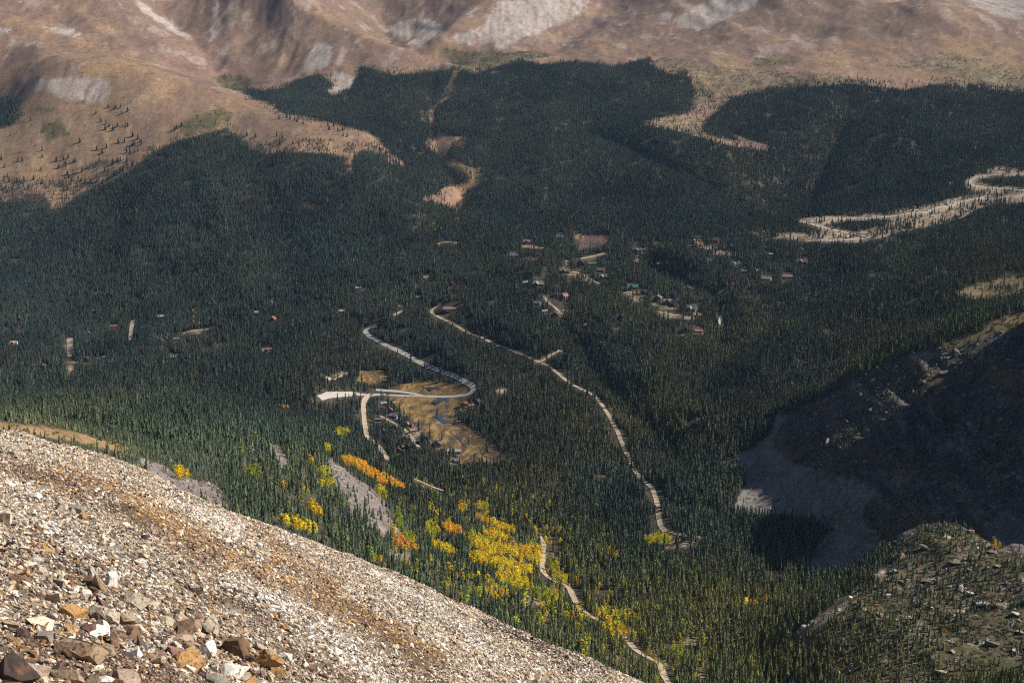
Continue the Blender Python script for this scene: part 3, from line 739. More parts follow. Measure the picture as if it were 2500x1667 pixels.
def child(name, VF, mat, parent, loc=None):
    me = mesh_from(name, VF[0], VF[1], [mat])
    o = bpy.data.objects.new(name, me); o.parent = parent
    if loc: o.location = loc
    COL.objects.link(o)
    return o
def thing(name, label, cat, loc, rz=0.0, group=None):
    o = bpy.data.objects.new(name, None)
    o.empty_display_size = 1
    o.location = loc; o.rotation_euler = (0, 0, rz)
    o["label"] = label; o["category"] = cat
    if group: o["group"] = group
    COL.objects.link(o)
    return o
_unit = {}
def unit_box(name, mat):
    if (name, mat.name) not in _unit:
        _unit[(name, mat.name)] = mesh_from(name, *box_parts(-.5, .5, -.5, .5, 0, 1), [mat])
    return _unit[(name, mat.name)]
def piece(name, mat, parent, loc, size):
    o = bpy.data.objects.new(name, unit_box(name, mat)); o.parent = parent
    o.location = loc; o.scale = size
    COL.objects.link(o)
    return o
M_frame = plain("window_frame", (0.45, 0.38, 0.30)); M_door = plain("door_wood", (0.17, 0.08, 0.04)); M_stone = plain("chimney_stone", (0.26, 0.23, 0.20)); M_deck = plain("deck_wood", (0.30, 0.21, 0.14))

def build_cabin(W, roof, wall, kind, label, loc, rz):
    t = thing("cabin", label, "cabin", loc, rz, "cabins among the trees")
    mw, mr_ = plain("siding_" + wall, WALLC[wall]), plain("roofing_" + roof, ROOFC[roof], 0.55)
    if kind == 'shed':
        Dp, e = W * 0.8, 2.6
    elif kind == 'long':
        Dp, e = W * 0.42, 3.4
    elif kind == 'front':
        Dp, e = W * 1.15, 4.6
    else:
        Dp, e = W * 0.62, 4.4
    axis = 'y' if kind == 'front' else 'x'
    rise = (W if axis == 'y' else Dp) * 0.40
    wp = [gable_walls(W, Dp, e, rise, axis)]
    rp_ = [gable_roof(W, Dp, e, rise, axis)]
    yf = -Dp / 2
    if kind == 'wing':
        ww = W * 0.46; wd = Dp * 0.5 + 2.6
        wp.append(gable_walls(ww, wd, e, rise * 0.9, 'y', -W * 0.16, -Dp * 0.25 - 1.3 + 0.02))
        rp_.append(gable_roof(ww, wd + Dp * 0.3, e, rise * 0.9, 'y', -W * 0.16, -Dp * 0.25 - 1.3 + Dp * 0.15))
    child("wall", join_parts(*wp), mw, t)
    ro = child("roof", join_parts(*rp_), mr_, t)
    ztop = e + rise
    ch = piece("chimney", M_stone, ro, (W * 0.22, Dp * 0.12, e + rise * 0.5), (1.1, 1.1, rise * 0.5 + 1.6))
    yo = yf - 0.04
    if kind != 'shed':
        wx = [-0.34, 0.04, 0.34] if kind != 'long' else [-0.42, -0.28, -0.14, 0.0, 0.28, 0.42]
        for fx in wx:
            yw = yo
            if kind == 'wing' and fx < 0.05:
                if fx > 0: continue
                yw = -Dp * 0.25 - 1.3 - (Dp * 0.5 + 2.6) / 2 - 0.02
                fx = -0.16
            fr = piece("window", M_frame, t, (W * fx, yw, 1.3), (1.9, 0.14, 1.6))
            g = bpy.data.objects.new("pane", unit_box("pane", M_glass)); g.parent = fr
            g.location = (0, -0.42, 0.1); g.scale = (0.82, 0.5, 0.8); COL.objects.link(g)
        if kind in ('front', 'wing'):
            zz = e - 0.6
            yw = yo if kind == 'front' else -Dp * 0.25 - 1.3 - (Dp * 0.5 + 2.6) / 2 - 0.02
            fr = piece("window", M_frame, t, (0 if kind == 'front' else -W * 0.16, yw, zz), (2.4, 0.14, 1.7))
            g = bpy.data.objects.new("pane", unit_box("pane", M_glass)); g.parent = fr
            g.location = (0, -0.42, 0.1); g.scale = (0.84, 0.5, 0.8); COL.objects.link(g)
        piece("deck", M_deck, t, (W * 0.05, yf - 1.3 - (2.6 if kind == 'wing' else 0), 0.25), (W * 0.8, 2.4, 0.3))
    piece("door", M_door, t, (W * 0.19, yo, 0.3), (1.1, 0.12, 2.1))
    return t
# (px, py, width px, roof, wall, kind, yaw degrees, where)
H = [
 (1255,622,17,'slate','orange','long',0,'in the forest at the upper edge of the village'),
 (1286,591,14,'pink','maroon','wing',10,'beside the sunlit dirt lot at the top of the village'),
 (1367,577,17,'teal','log','long',0,'hidden by trees left of the small brown clearing'),
 (1268,655,13,'pink','maroon','front',15,'in the dark trees at the left end of the village'),
 (1380,660,21,'brown','log','wing',-8,'above the big bend of the village lane'),
 (1417,646,15,'navy','dark','front',12,'behind the white parking spot'),
 (1445,642,18,'green','log','long',0,'showing over the treetops right of the navy cabin'),
 (1468,658,17,'brown','log','long',-15,'at the right end of the village lane'),
 (1475,674,19,'sage','dark','wing',-25,'just below the brown roofed one by the pale lane'),
 (1316,690,24,'pale','dark','wing',-20,'large and alone on its clearing'),
 (1284,688,15,'grey','grey','long',25,'left of the big chalet'),
 (1377,724,16,'rust','log','front',-30,'beside the winding gravel track'),
 (1354,723,11,'pale','maroon','front',10,'half hidden left of the rust roofed cabin'),
 (1313,739,14,'sage','grey','long',-20,'in the trees below the big chalet'),
 (1330,760,12,'grey','grey','long',20,'at the lower bend of the winding track'),
 (1356,768,14,'pink','maroon','front',0,'at the foot of the winding track'),
 (1546,700,22,'teal','log','wing',0,'above the long sunlit yard'),
 (1571,714,17,'navy','dark','wing',10,'right of the long sunlit yard'),
 (1606,729,17,'slate','dark','front',-12,'between the navy cabin and the brown chalet'),
 (1630,736,20,'pink','log','wing',12,'tallest in the lower village'),
 (1648,742,17,'slate','dark','front',35,'right beside the tall brown chalet'),
 (1691,752,22,'sage','grey','wing',-28,'above the dirt track right of the tall chalet'),
 (1506,779,14,'sage','dark','front',30,'by the fallen logs below the long yard'),
 (1672,807,18,'pink','maroon','front',15,'left of two below the grassy bank'),
 (1705,806,17,'rust','white','long',15,'with a white gable end below the grassy bank'),
 (1428,794,8,'red','red','shed',30,'tiny and alone in the lower forest'),
 (1558,609,18,'slate','dark','wing',-15,'at the head of the bare ski run clearing'),
 (1573,610,7,'red','red','shed',0,'beside the slate roofed house on the ridge'),
 (1612,641,20,'pale','dark','long',35,'long and narrow above the dark wooded gully'),
 (1706,594,18,'rust','cream','wing',-15,'with cream walls on the sunlit terrace'),
 (1694,591,9,'white','dark','front',0,'left of the cream walled house'),
 (1749,587,14,'pink','log','long',-30,'above the bright parking area'),
 (1781,604,15,'navy','dark','front',0,'behind the bright parking area'),
 (1797,643,18,'slate','white','wing',-20,'with a white front among the bare trunks'),
 (1808,652,11,'sage','grey','front',20,'just below the white fronted house'),
 (1818,662,13,'slate','dark','long',0,'lowest of the group by the bare trunks'),
 (1788,698,9,'red','log','front',-20,'small and alone right of the dark gully'),
 (1678,704,15,'pink','red','wing',20,'among rubble and logs on a dirt terrace'),
 (1692,706,9,'white','red','shed',-15,'beside the red walled house on the dirt terrace'),
 (1872,677,20,'pale','white','long',-12,'bright in the forest right of the village'),
 (1922,673,22,'pink','log','long',10,'wide and low in the forest on the right'),
 (1960,637,21,'pink','dark','wing',-15,'higher of the large ones in the right forest'),
 (1956,613,10,'rust','orange','front',0,'by the orange aspen in the right forest'),
 (1882,622,6,'white','white','shed',0,'tiny, near the upper right of the village'),
 (1866,612,8,'teal','log','front',15,'small and green beside the white speck'),
 (2010,609,11,'sage','log','front',20,'farthest right of all in the forest'),
 (46,780,11,'pink','maroon','front',0,'upper one of two near the left edge'),
 (46,804,11,'rust','maroon','front',10,'lower one of two near the left edge'),
 (20,807,12,'grey','dark','front',20,'under a pale green tree at the left edge'),
 (35,837,15,'tan','cream','wing',-15,'pale and wide at the far left of the valley'),
 (216,817,10,'pale','maroon','front',5,'tall, dark red, right of the straight gravel lane'),
 (278,795,15,'red','log','long',0,'scarlet among dark trees on the left'),
 (228,760,6,'red','red','shed',0,'tiny, high in the left forest'),
 (211,879,15,'navy','red','front',-10,'beside the pale turning circle on the left'),
 (255,874,8,'white','white','long',-35,'at the end of the lane by the turning circle'),
 (273,890,9,'pale','maroon','front',15,'in the trees below the turning circle lane'),
 (106,899,12,'rust','maroon','front',-15,'left of the turning circle'),
 (155,818,9,'pink','log','front',10,'at the top of the straight gravel lane'),
 (391,833,15,'pink','maroon','front',0,'three storeys high in the left valley'),
 (404,831,10,'pink','maroon','front',8,'joined to the maroon gabled house'),
 (432,827,13,'pink','red','long',0,'right of the maroon gabled house'),
 (428,870,20,'slate','dark','long',12,'with a big plain roof showing above the trees'),
 (470,763,10,'grey','grey','front',-10,'next to the lone yellow tree on the left'),
 (393,771,13,'pale','log','long',10,'high in the left forest, mostly hidden'),
 (626,763,8,'tan','cream','shed',0,'small and yellowish at the foot of the left slope'),
 (665,737,11,'grey','grey','front',20,'highest at the foot of the left slope'),
 (666,779,13,'rust','red','front',-15,'dull red in the middle of the left forest'),
 (652,854,21,'pink','cream','wing',8,'alone in the forest left of the highway'),
 (835,758,14,'grey','dark','long',20,'left of the upper highway bend'),
 (876,702,15,'blue','blue','long',-5,'on a round scar of bare earth'),
 (1102,696,11,'red','red','front',0,'tall and red in the middle of the forest'),
 (1041,676,16,'pink','maroon','long',25,'dark in the trees left of the tall red one'),
 (1098,748,30,'brown','maroon','long',8,'long and dark at the gravel road hairpin'),
 (1022,724,14,'slate','grey','long',25,'beside the forest track above the hairpin'),
 (1133,987,15,'red','log','wing',12,'at the right shore of the wetland'),
 (1150,991,13,'rust','maroon','long',12,'joined to the right of the red roofed house'),
 (1166,984,13,'dark','dark','front',-15,'in the shade right of the wetland houses'),
 (936,985,14,'pale','grey','long',30,'in the trees left of the wetland'),
 (952,1005,11,'rust','maroon','front',0,'dark red at the left shore of the wetland'),
 (962,1015,18,'blue','grey','long',-35,'at the top of the lane left of the wetland'),
 (923,1024,14,'slate','dark','long',0,'at the upper end of the wetland lane'),
 (1001,1037,16,'pink','log','wing',-30,'upper of two on the lower shore of the wetland'),
 (1008,1050,18,'pink','log','long',30,'lower of two on the lower shore of the wetland'),
 (935,1057,8,'green','white','front',0,'tall and narrow in the trees by the straight road'),
 (965,1049,6,'teal','log','front',0,'showing a strip of teal above the lane'),
 (1036,1074,14,'dark','dark','front',20,'left of the lower wetland yard'),
 (1054,1082,18,'brown','maroon','wing',-20,'with a steep roof on the lower wetland yard'),
 (1067,1087,16,'slate','grey','front',10,'right of the steep roofed house'),
 (986,1092,14,'brown','maroon','long',0,'deep in the trees below the lane'),
 (972,1104,8,'rust','red','front',10,'lowest in the trees left of the wetland'),
 (1092,1103,10,'white','grey','shed',10,'left of three low sheds'),
 (1104,1103,9,'grey','grey','shed',-10,'middle of three low sheds'),
 (1118,1102,13,'pale','grey','shed',5,'right of three low sheds'),
 (1111,1125,17,'slate','orange','wing',0,'on the bare ground below the wetland'),
]
HOUSE_PX = []
house_world = []
KINDN = {'shed': 'hut', 'long': 'long house', 'front': 'gabled cabin', 'wing': 'cross-gabled house'}
for (hx, hy, wpx_, roof, wall, kind, yaw, where) in H:
    h = hit(hx, hy + wpx_ * 0.30)
    if h is None:
        continue
    W_ = max(4.2, 1.05 * wpx_ * h[1] / F_PX)
    zc = min(float(ground_z(np.array(h[0] + a), np.array(h[1] + b_))) for a in (-W_ / 2, W_ / 2) for b_ in (-W_ / 3, W_ / 3)) + 0.5
    zc = max(zc, h[2] - 1.2)
    lab = "%s %s, %s roof, %s" % (WALLN[wall], KINDN[kind], ROOFN[roof], where)
    if len(lab.split()) > 16:
        lab = "%s roofed %s %s" % (ROOFN[roof], KINDN[kind], where)
    if len(lab.split()) > 16: print("LONG", lab)
    build_cabin(W_, roof, wall, kind, lab, (h[0], h[1], zc), math.radians(yaw) - math.atan2(h[0], h[1]))
    HOUSE_PX.append((hx, hy, wpx_))
    house_world.append((h[0], h[1], W_))

# ------------------------------------------------------------------ vehicles
def car_shape(L_=4.5, W_=1.85, Hh=1.6):
    prof = [(-L_/2,0.35),(-L_/2,0.85),(-L_/2+0.15,0.98),(-L_*0.20,1.02),(L_*0.28,1.02),(L_/2-0.1,0.85),(L_/2,0.6),(L_/2,0.35)]
    V = [(x, -W_/2, z) for x, z in prof] + [(x, W_/2, z) for x, z in prof]
    n_ = len(prof)
    Fc = [tuple(range(n_)), tuple(range(2 * n_ - 1, n_ - 1, -1))] + [(k, n_ + k, n_ + (k + 1) % n_, (k + 1) % n_) for k in range(n_)]
    return V, Fc
def cab_shape(L_=4.5, W_=1.85, Hh=1.6):
    b_ = [(-L_*0.44,1.0),(-L_*0.36,Hh),(L_*0.08,Hh),(L_*0.24,1.0)]
    V = [(x, -W_/2 + (0.05 if z < 1.1 else 0.22), z) for x, z in b_] + [(x, W_/2 - (0.05 if z < 1.1 else 0.22), z) for x, z in b_]
    Fc = [(0,1,2,3),(7,6,5,4),(0,4,5,1),(1,5,6,2),(2,6,7,3),(3,7,4,0)]
    return V, Fc
def wheel_shape(r=0.34, w=0.24, n_=10):
    V = [(r * math.cos(6.283 * k / n_), -w/2, r * math.sin(6.283 * k / n_)) for k in range(n_)] + [(r * math.cos(6.283 * k / n_), w/2, r * math.sin(6.283 * k / n_)) for k in range(n_)]
    Fc = [tuple(range(n_)), tuple(range(2 * n_ - 1, n_ - 1, -1))] + [(k, n_ + k, n_ + (k + 1) % n_, (k + 1) % n_) for k in range(n_)]
    return V, Fc
M_tyre = plain("tyre_rubber", (0.02, 0.02, 0.02)); M_lamp = plain("lamp_glass", (0.6, 0.58, 0.5), 0.2)
CARC = {'dark': (0.02,0.02,0.025), 'white': (0.75,0.74,0.72), 'red': (0.45,0.03,0.03), 'grey': (0.22,0.22,0.23), 'blue': (0.05,0.09,0.20), 'silver': (0.5,0.5,0.5)}
mesh_wheel = mesh_from("wheel", *wheel_shape(), [M_tyre])
mesh_cab = mesh_from("windows", *cab_shape(), [M_glass])
mesh_lampm = mesh_from("headlight", *box_parts(-.05, .05, -.18, .18, 0, .16), [M_lamp])
mesh_body = {k: mesh_from("car_body", *car_shape(), [plain("car_paint_" + k, c, 0.3, 0.05)]) for k, c in CARC.items()}
mesh_roofp = {k: mesh_from("car_roof", *box_parts(-4.5*.36, 4.5*.08, -.71, .71, 1.60, 1.64), [plain("car_paint_" + k, c, 0.3, 0.05)]) for k, c in CARC.items()}
def road_pose(hx, hy):
    h = hit(hx, hy)
    best = None
    for nm_, wid, L in road_lines:
        d2 = (L[:, 0] - h[0]) ** 2 + ((L[:, 1] - h[1]) * 0.4) ** 2
        k = int(np.argmin(d2))
        if best is None or d2[k] < best[0]:
            j = min(k + 1, len(L) - 1); i_ = max(k - 1, 0)
            best = (d2[k], L[k], math.atan2(L[j][1] - L[i_][1], L[j][0] - L[i_][0]))
    return best
def link_child(name, me, parent, loc=(0, 0, 0)):
    o = bpy.data.objects.new(name, me); o.parent = parent; o.location = loc
    COL.objects.link(o)
    return o
CARS = [
 (1966,541,'dark','nearest the left tip of the far hairpin'),(1973,544,'dark','second below the tip of the far hairpin'),(1980,547,'dark','third below the tip of the far hairpin'),
 (2016,536,'dark','on the upper leg of the far hairpin'),(1985,537,'white','on the upper leg close to the hairpin tip'),(2033,561,'dark','on the lower leg behind the bus'),(2050,565,'silver','between two dark cars on the lower leg'),
 (2077,570,'dark','right behind the bus'),(2081,572,'silver','tucked behind the bus'),(2119,579,'dark','at the lower right bend of the hairpin'),
 (2244,520,'blue','on the climb left of the white car'),(2268,515,'white','on the climb beside the cut bank'),(2314,504,'dark','first of a dark pair on the climb'),(2328,499,'dark','second of a dark pair on the climb'),
 (2376,487,'white','where the highway levels out'),(2427,484,'grey','near the right end of the lower highway'),(2391,431,'white','on the inside of the upper hairpin'),(2411,430,'red','above the upper hairpin'),
 (2462,462,'white','on the upper highway, first of three'),(2473,462,'dark','on the upper highway, second of three'),(2492,465,'blue','at the right edge on the upper highway'),
 (946,961,'red','on the wide paved junction by the wetland'),(899,963,'dark','parked left at the wetland junction'),(905,964,'grey','parked right at the wetland junction'),(1119,924,'dark','in the tree shade on the highway bend'),
]
for (hx, hy, c, where) in CARS:
    _, p, hd = road_pose(hx, hy)
    side = 2.0
    x_, y_ = p[0] - math.sin(hd) * side * -1, p[1] + math.cos(hd) * side * -1
    z_ = float(max(ground_z(np.array(x_), np.array(y_)), ground_z(np.array(p[0]), np.array(p[1])))) + 1.1
    t = thing("car", "%s car %s" % (c, where), "car", (x_, y_, z_), hd, "cars on the highway")
    link_child("car_body", mesh_body[c], t); link_child("windows", mesh_cab, t); link_child("car_roof", mesh_roofp[c], t)
    for sx in (-1.4, 1.4):
        for sy in (-0.82, 0.82):
            link_child("wheel", mesh_wheel, t, (sx, sy, 0.34))
    for sy in (-0.6, 0.6):
        link_child("headlight", mesh_lampm, t, (2.24, sy, 0.62))
_, p, hd = road_pose(2098, 574)
t = thing("motor_coach", "long grey bus among the cars on the far hairpin", "bus", (p[0], p[1], float(ground_z(np.array(p[0]), np.array(p[1]))) + 1.2), hd)
M_bus = plain("bus_paint", (0.40, 0.42, 0.42), 0.35, 0.05)
child("bus_body", box_parts(-6, 6, -1.25, 1.25, 0.4, 3.3), M_bus, t)
for sy in (-1.28, 1.28):
    for k in range(6):
        piece("window", M_glass, t, (-4.6 + k * 1.75, sy, 1.9), (1.5, 0.06, 0.95))
piece("windscreen", M_glass, t, (6.02, 0, 1.5), (0.06, 2.2, 1.4))
for sx in (-3.6, 4.2):
    for sy in (-1.1, 1.1):
        w_ = link_child("wheel", mesh_wheel, t, (sx, sy, 0.5)); w_.scale = (1.45, 1.2, 1.45)

# ------------------------------------------------------------------ ponds and the stream of the wetland
M_water, nt, b = new_mat("pond_water", 0.18); b.inputs["Base Color"].default_value = (0.035, 0.045, 0.06, 1); b.inputs["Specular IOR Level"].default_value = 0.5
PONDS = [
 [(1061,978),(1070,970),(1085,969),(1098,972),(1092,977),(1078,980),(1070,986),(1062,988),(1050,985),(1056,983)],
 [(1055,1018),(1068,1011),(1084,1013),(1084,1017),(1076,1021),(1092,1025),(1105,1030),(1108,1034),(1090,1036),(1075,1033),(1072,1025),(1060,1021)],
 [(1036,946),(1046,944),(1062,945),(1074,947),(1080,949),(1074,953),(1064,950),(1056,951),(1052,958),(1046,953)],
 [(1046,1001),(1060,1000),(1078,997),(1079,1001),(1066,1003),(1050,1004)],
 [(1124,1047),(1134,1045),(1140,1048),(1132,1051)],
]
def flat_water(name, poly, label):
    w = [hit(a, b_) for (a, b_) in poly]
    w = np.array([q[:2] for q in w])
    L = smooth_line(np.concatenate([w, w[:1]]), 1.5)
    ctr = L.mean(0)
    rings = [ctr + (L - ctr) * s for s in (0.9, 0.7, 0.45, 0.25, 0.02)]
    X = np.stack([r_[:, 0] for r_ in rings], 1); Y = np.stack([r_[:, 1] for r_ in rings], 1)
    Z = np.maximum(ground_z(X, Y) + 0.35, np.median(ground_z(X, Y)) + 0.1)
    me = grid_mesh(name, X, Y, Z); me.materials.append(M_water)
    o = bpy.data.objects.new(name, me); o["kind"] = "structure"; COL.objects.link(o)
for pl in PONDS:
    flat_water("pond", pl, "")
for line, wid in [([(1096,975),(1086,990),(1096,992),(1076,999),(1066,1006),(1062,1012),(1056,1020)],1.6), ([(1104,1033),(1115,1036),(1126,1043),(1134,1047),(1120,1049),(1102,1051),(1098,1055),(1108,1062),(1120,1070),(1128,1082),(1140,1092)],1.6), ([(1070,1004),(1050,1006),(1038,1008)],1.0)]:
    w = [hit(a, b_)[:2] for (a, b_) in line]
    X, Y, Z = draped(smooth_line(w, 2.0), wid, 0.3, 3)
    me = grid_mesh("stream", X, Y, Z); me.materials.append(M_water)
    o = bpy.data.objects.new("stream", me); o["kind"] = "structure"; COL.objects.link(o)
# ------------------------------------------------------------------ plant shapes
def tint_material(name, base, spread, rough=0.9, trans=0.0):
    """leaf colour from the plant's own tint, uneven from branch to branch"""
    m_, nt, b = new_mat(name, rough)
    at = nd(nt, "ShaderNodeAttribute", attribute_name="tint", attribute_type='INSTANCER')
    tc = nd(nt, "ShaderNodeTexCoord")
    no = nd(nt, "ShaderNodeTexNoise"); no.inputs["Scale"].default_value = 9; no.inputs["Detail"].default_value = 3
    nt.links.new(tc.outputs["Object"], no.inputs["Vector"])
    mr = nd(nt, "ShaderNodeMapRange"); mr.inputs[1].default_value = 0.3; mr.inputs[2].default_value = 0.7
    mr.inputs[3].default_value = 1 - spread; mr.inputs[4].default_value = 1 + spread
    nt.links.new(no.outputs["Fac"], mr.inputs[0])
    mx = nd(nt, "ShaderNodeVectorMath", operation='SCALE')
    nt.links.new(at.outputs["Color"], mx.inputs[0]); nt.links.new(mr.outputs[0], mx.inputs["Scale"])
    nt.links.new(mx.outputs[0], b.inputs["Base Color"])
    return m_
M_needle = tint_material("needles", None, 0.35)
M_leaf = tint_material("aspen_leaves", None, 0.25)
M_bark, nt, b = new_mat("bark"); b.inputs["Base Color"].default_value = (0.11, 0.085, 0.065, 1)
M_aspen_bark, nt, b = new_mat("aspen_bark"); b.inputs["Base Color"].default_value = (0.42, 0.40, 0.34, 1)

def conifer_parts(seed, tiers, width, points=9, ragged=0.35):
    """a spruce one unit tall: drooping whorls of branches around a tapered trunk"""
    r = random.Random(seed)
    V, Fc = [], []
    base = 0.07 + 0.05 * r.random()
    for t in range(tiers):
        f = t / (tiers - 1.0)
        z0 = base + (0.94 - base) * f ** 0.93
        rad = width * (1 - f) ** 0.82 * (0.8 + 0.4 * r.random()) + 0.012
        h = (1.0 - base) / tiers * (2.1 - 0.5 * f)
        top = len(V)
        ox, oy = r.uniform(-.012, .012), r.uniform(-.012, .012)
        V.append((ox, oy, min(z0 + h, 1.0)))
        a0 = r.random() * 6.28
        n_ = points * 2
        for k in range(n_):
            a = a0 + k * 2 * math.pi / n_ + r.uniform(-.12, .12)
            tip = (k % 2 == 0)
            rr = rad * (r.uniform(1 - ragged, 1.12) if tip else r.uniform(0.38, 0.6))
            zz = z0 - (0.035 * (1 - f) + 0.01 if tip else -0.012) + r.uniform(-.012, .012)
            V.append((ox + rr * math.cos(a), oy + rr * math.sin(a), zz))
        for k in range(n_):
            Fc.append((top, top + 1 + k, top + 1 + (k + 1) % n_))
    return V, Fc
def trunk_parts(rad, h, n_=5):
    V = [(rad * math.cos(6.283 * k / n_), rad * math.sin(6.283 * k / n_), -0.03) for k in range(n_)]
    V += [(rad * .35 * math.cos(6.283 * k / n_), rad * .35 * math.sin(6.283 * k / n_), h) for k in range(n_)]
    Fc = [(k, (k + 1) % n_, n_ + (k + 1) % n_, n_ + k) for k in range(n_)]
    return V, Fc
def merge_parts(parts):
    V, Fc, mi = [], [], []
    for k, (v, f) in enumerate(parts):
        o_ = len(V); V += list(v); Fc += [tuple(i + o_ for i in q) for q in f]; mi += [k] * len(f)
    return V, Fc, mi
def snag_parts(seed):
    r = random.Random(seed)
    V, Fc = trunk_parts(0.016, 0.97)
    for k in range(22):
        z = r.uniform(.2, .95); a = r.random() * 6.28; l = 0.10 * (1.05 - z) + 0.02
        o_ = len(V)
        V += [(0, 0, z), (l * math.cos(a), l * math.sin(a), z - 0.02), (l * .9 * math.cos(a + .12), l * .9 * math.sin(a + .12), z + 0.01)]
        Fc.append((o_, o_ + 1, o_ + 2))
    return V, Fc
def aspen_parts(seed, quads=170, w=0.21):
    """crown of an aspen one unit tall: leaf clumps scattered through an uneven egg"""
    r = random.Random(seed)
    V, Fc = [], []
    lobes = [(r.uniform(-.07, .07), r.uniform(-.07, .07), 0.36 + 0.5 * k / 6.0, w * (1.05 - 0.75 * abs(k / 6.0 - 0.35)) * r.uniform(.75, 1.1)) for k in range(7)]
    for q in range(quads):
        lx, ly, lz, lr = r.choice(lobes)
        d = Vector((r.gauss(0, 1), r.gauss(0, 1), r.gauss(0, 1))).normalized()
        rad = lr * r.random() ** 0.35
        c = Vector((lx, ly, lz)) + Vector((d.x * rad, d.y * rad, d.z * rad * 0.85))
        nrm = (d + Vector((r.gauss(0, .5), r.gauss(0, .5), r.gauss(0.25, .5)))).normalized()
        t1 = nrm.orthogonal().normalized(); t2 = nrm.cross(t1)
        s = r.uniform(.022, .045)
        ang = r.random() * 6.28
        e1 = t1 * math.cos(ang) + t2 * math.sin(ang); e2 = nrm.cross(e1)
        o_ = len(V)
        V += [c + e1 * s, c + e2 * s * .8, c - e1 * s, c - e2 * s * .8]
        Fc.append((o_, o_ + 1, o_ + 2, o_ + 3))
    return V, Fc
def shrub_parts(seed, quads=46):
    r = random.Random(seed)
    V, Fc = [], []
    for q in range(quads):
        a = r.random() * 6.28; rad = r.random() ** 0.5 * 0.5; z = r.random() * 0.55 * (1.1 - rad)
        c = Vector((rad * math.cos(a), rad * math.sin(a), z))
        nrm = Vector((r.gauss(0, .6), r.gauss(0, .6), 1)).normalized()
        t1 = nrm.orthogonal().normalized(); t2 = nrm.cross(t1); s = r.uniform(.07, .15)
        o_ = len(V)
        V += [c + t1 * s, c + t2 * s, c - t1 * s, c - t2 * s]; Fc.append((o_, o_ + 1, o_ + 2, o_ + 3))
    return V, Fc

def variant(name, me):
    return bpy.data.objects.new(name, me)
conifer_vars = []
for k in range(6):
    tw = [0.125, 0.14, 0.155, 0.135, 0.17, 0.115][k]
    V, Fc, mi = merge_parts([conifer_parts(100 + k, [9, 8, 8, 10, 7, 10][k], tw, 7), trunk_parts(0.014, 0.5)])
    conifer_vars.append(variant("conifer_shape", mesh_from("conifer_shape", V, Fc, [M_needle, M_bark], mi)))
V, Fc, = snag_parts(5)
M_snag, nt, b = new_mat("dead_wood"); b.inputs["Base Color"].default_value = (0.26, 0.235, 0.21, 1)
conifer_vars.append(variant("snag_shape", mesh_from("snag_shape", V, Fc, [M_snag])))
aspen_vars = []
for k in range(5):
    V, Fc, mi = merge_parts([aspen_parts(300 + k, 130, [.2, .17, .23, .15, .19][k]), trunk_parts(0.016, 0.55)])
    aspen_vars.append(variant("aspen_shape", mesh_from("aspen_shape", V, Fc, [M_leaf, M_aspen_bark], mi)))
shrub_vars = []
for k in range(4):
    V, Fc = shrub_parts(400 + k)
    shrub_vars.append(variant("shrub_shape", mesh_from("shrub_shape", V, Fc, [M_leaf])))

def shapes_collection(name, objs):
    c = bpy.data.collections.new(name)
    for k, o in enumerate(objs):
        o.name = "%s_%02d" % (name, k)
        c.objects.link(o)
    return c
C_conifer = shapes_collection("conifer_shapes", conifer_vars)
C_aspen = shapes_collection("aspen_shapes", aspen_vars)
C_shrub = shapes_collection("shrub_shapes", shrub_vars)

def scatter_object(name, coll, pos, rot, scl, tint, idx, label=None):
    """one object whose points each carry an instance of one of the shapes"""
    me = bpy.data.meshes.new(name)
    n_ = len(pos)
    me.vertices.add(n_)
    me.vertices.foreach_set('co', np.asarray(pos, np.float32).ravel())
    a = me.attributes.new("rot", 'FLOAT_VECTOR', 'POINT'); a.data.foreach_set('vector', np.asarray(rot, np.float32).ravel())
    a = me.attributes.new("scl", 'FLOAT_VECTOR', 'POINT'); a.data.foreach_set('vector', np.asarray(scl, np.float32).ravel())
    a = me.attributes.new("tint", 'FLOAT_COLOR', 'POINT')
    a.data.foreach_set('color', np.concatenate([np.asarray(tint), np.ones((n_, 1))], 1).astype(np.float32).ravel())
    a = me.attributes.new("pick", 'INT', 'POINT'); a.data.foreach_set('value', np.asarray(idx, np.int32))
    o = bpy.data.objects.new(name, me)
    o["kind"] = "stuff"
    if label:
        o["label"] = label
    COL.objects.link(o)
    ng = bpy.data.node_groups.new(name + "_scatter", 'GeometryNodeTree')
    ng.interface.new_socket("Geometry", in_out='INPUT', socket_type='NodeSocketGeometry')
    ng.interface.new_socket("Geometry", in_out='OUTPUT', socket_type='NodeSocketGeometry')
    gi, go = ng.nodes.new("NodeGroupInput"), ng.nodes.new("NodeGroupOutput")
    m2p = ng.nodes.new("GeometryNodeMeshToPoints")
    ci = ng.nodes.new("GeometryNodeCollectionInfo"); ci.inputs["Collection"].default_value = coll
    ci.inputs["Separate Children"].default_value = True; ci.inputs["Reset Children"].default_value = True
    ip = ng.nodes.new("GeometryNodeInstanceOnPoints"); ip.inputs["Pick Instance"].default_value = True
    def na(nm_, ty):
        q = ng.nodes.new("GeometryNodeInputNamedAttribute"); q.data_type = ty; q.inputs["Name"].default_value = nm_
        return q.outputs["Attribute"]
    er = ng.nodes.new("FunctionNodeEulerToRotation")
    L = ng.links.new
    L(gi.outputs[0], m2p.inputs["Mesh"]); L(m2p.outputs["Points"], ip.inputs["Points"])
    L(ci.outputs[0], ip.inputs["Instance"]); L(na("pick", 'INT'), ip.inputs["Instance Index"])
    L(na("rot", 'FLOAT_VECTOR'), er.inputs[0]); L(er.outputs[0], ip.inputs["Rotation"])
    L(na("scl", 'FLOAT_VECTOR'), ip.inputs["Scale"])
    L(ip.outputs[0], go.inputs[0])
    md = o.modifiers.new("scatter", 'NODES'); md.node_group = ng
    return o

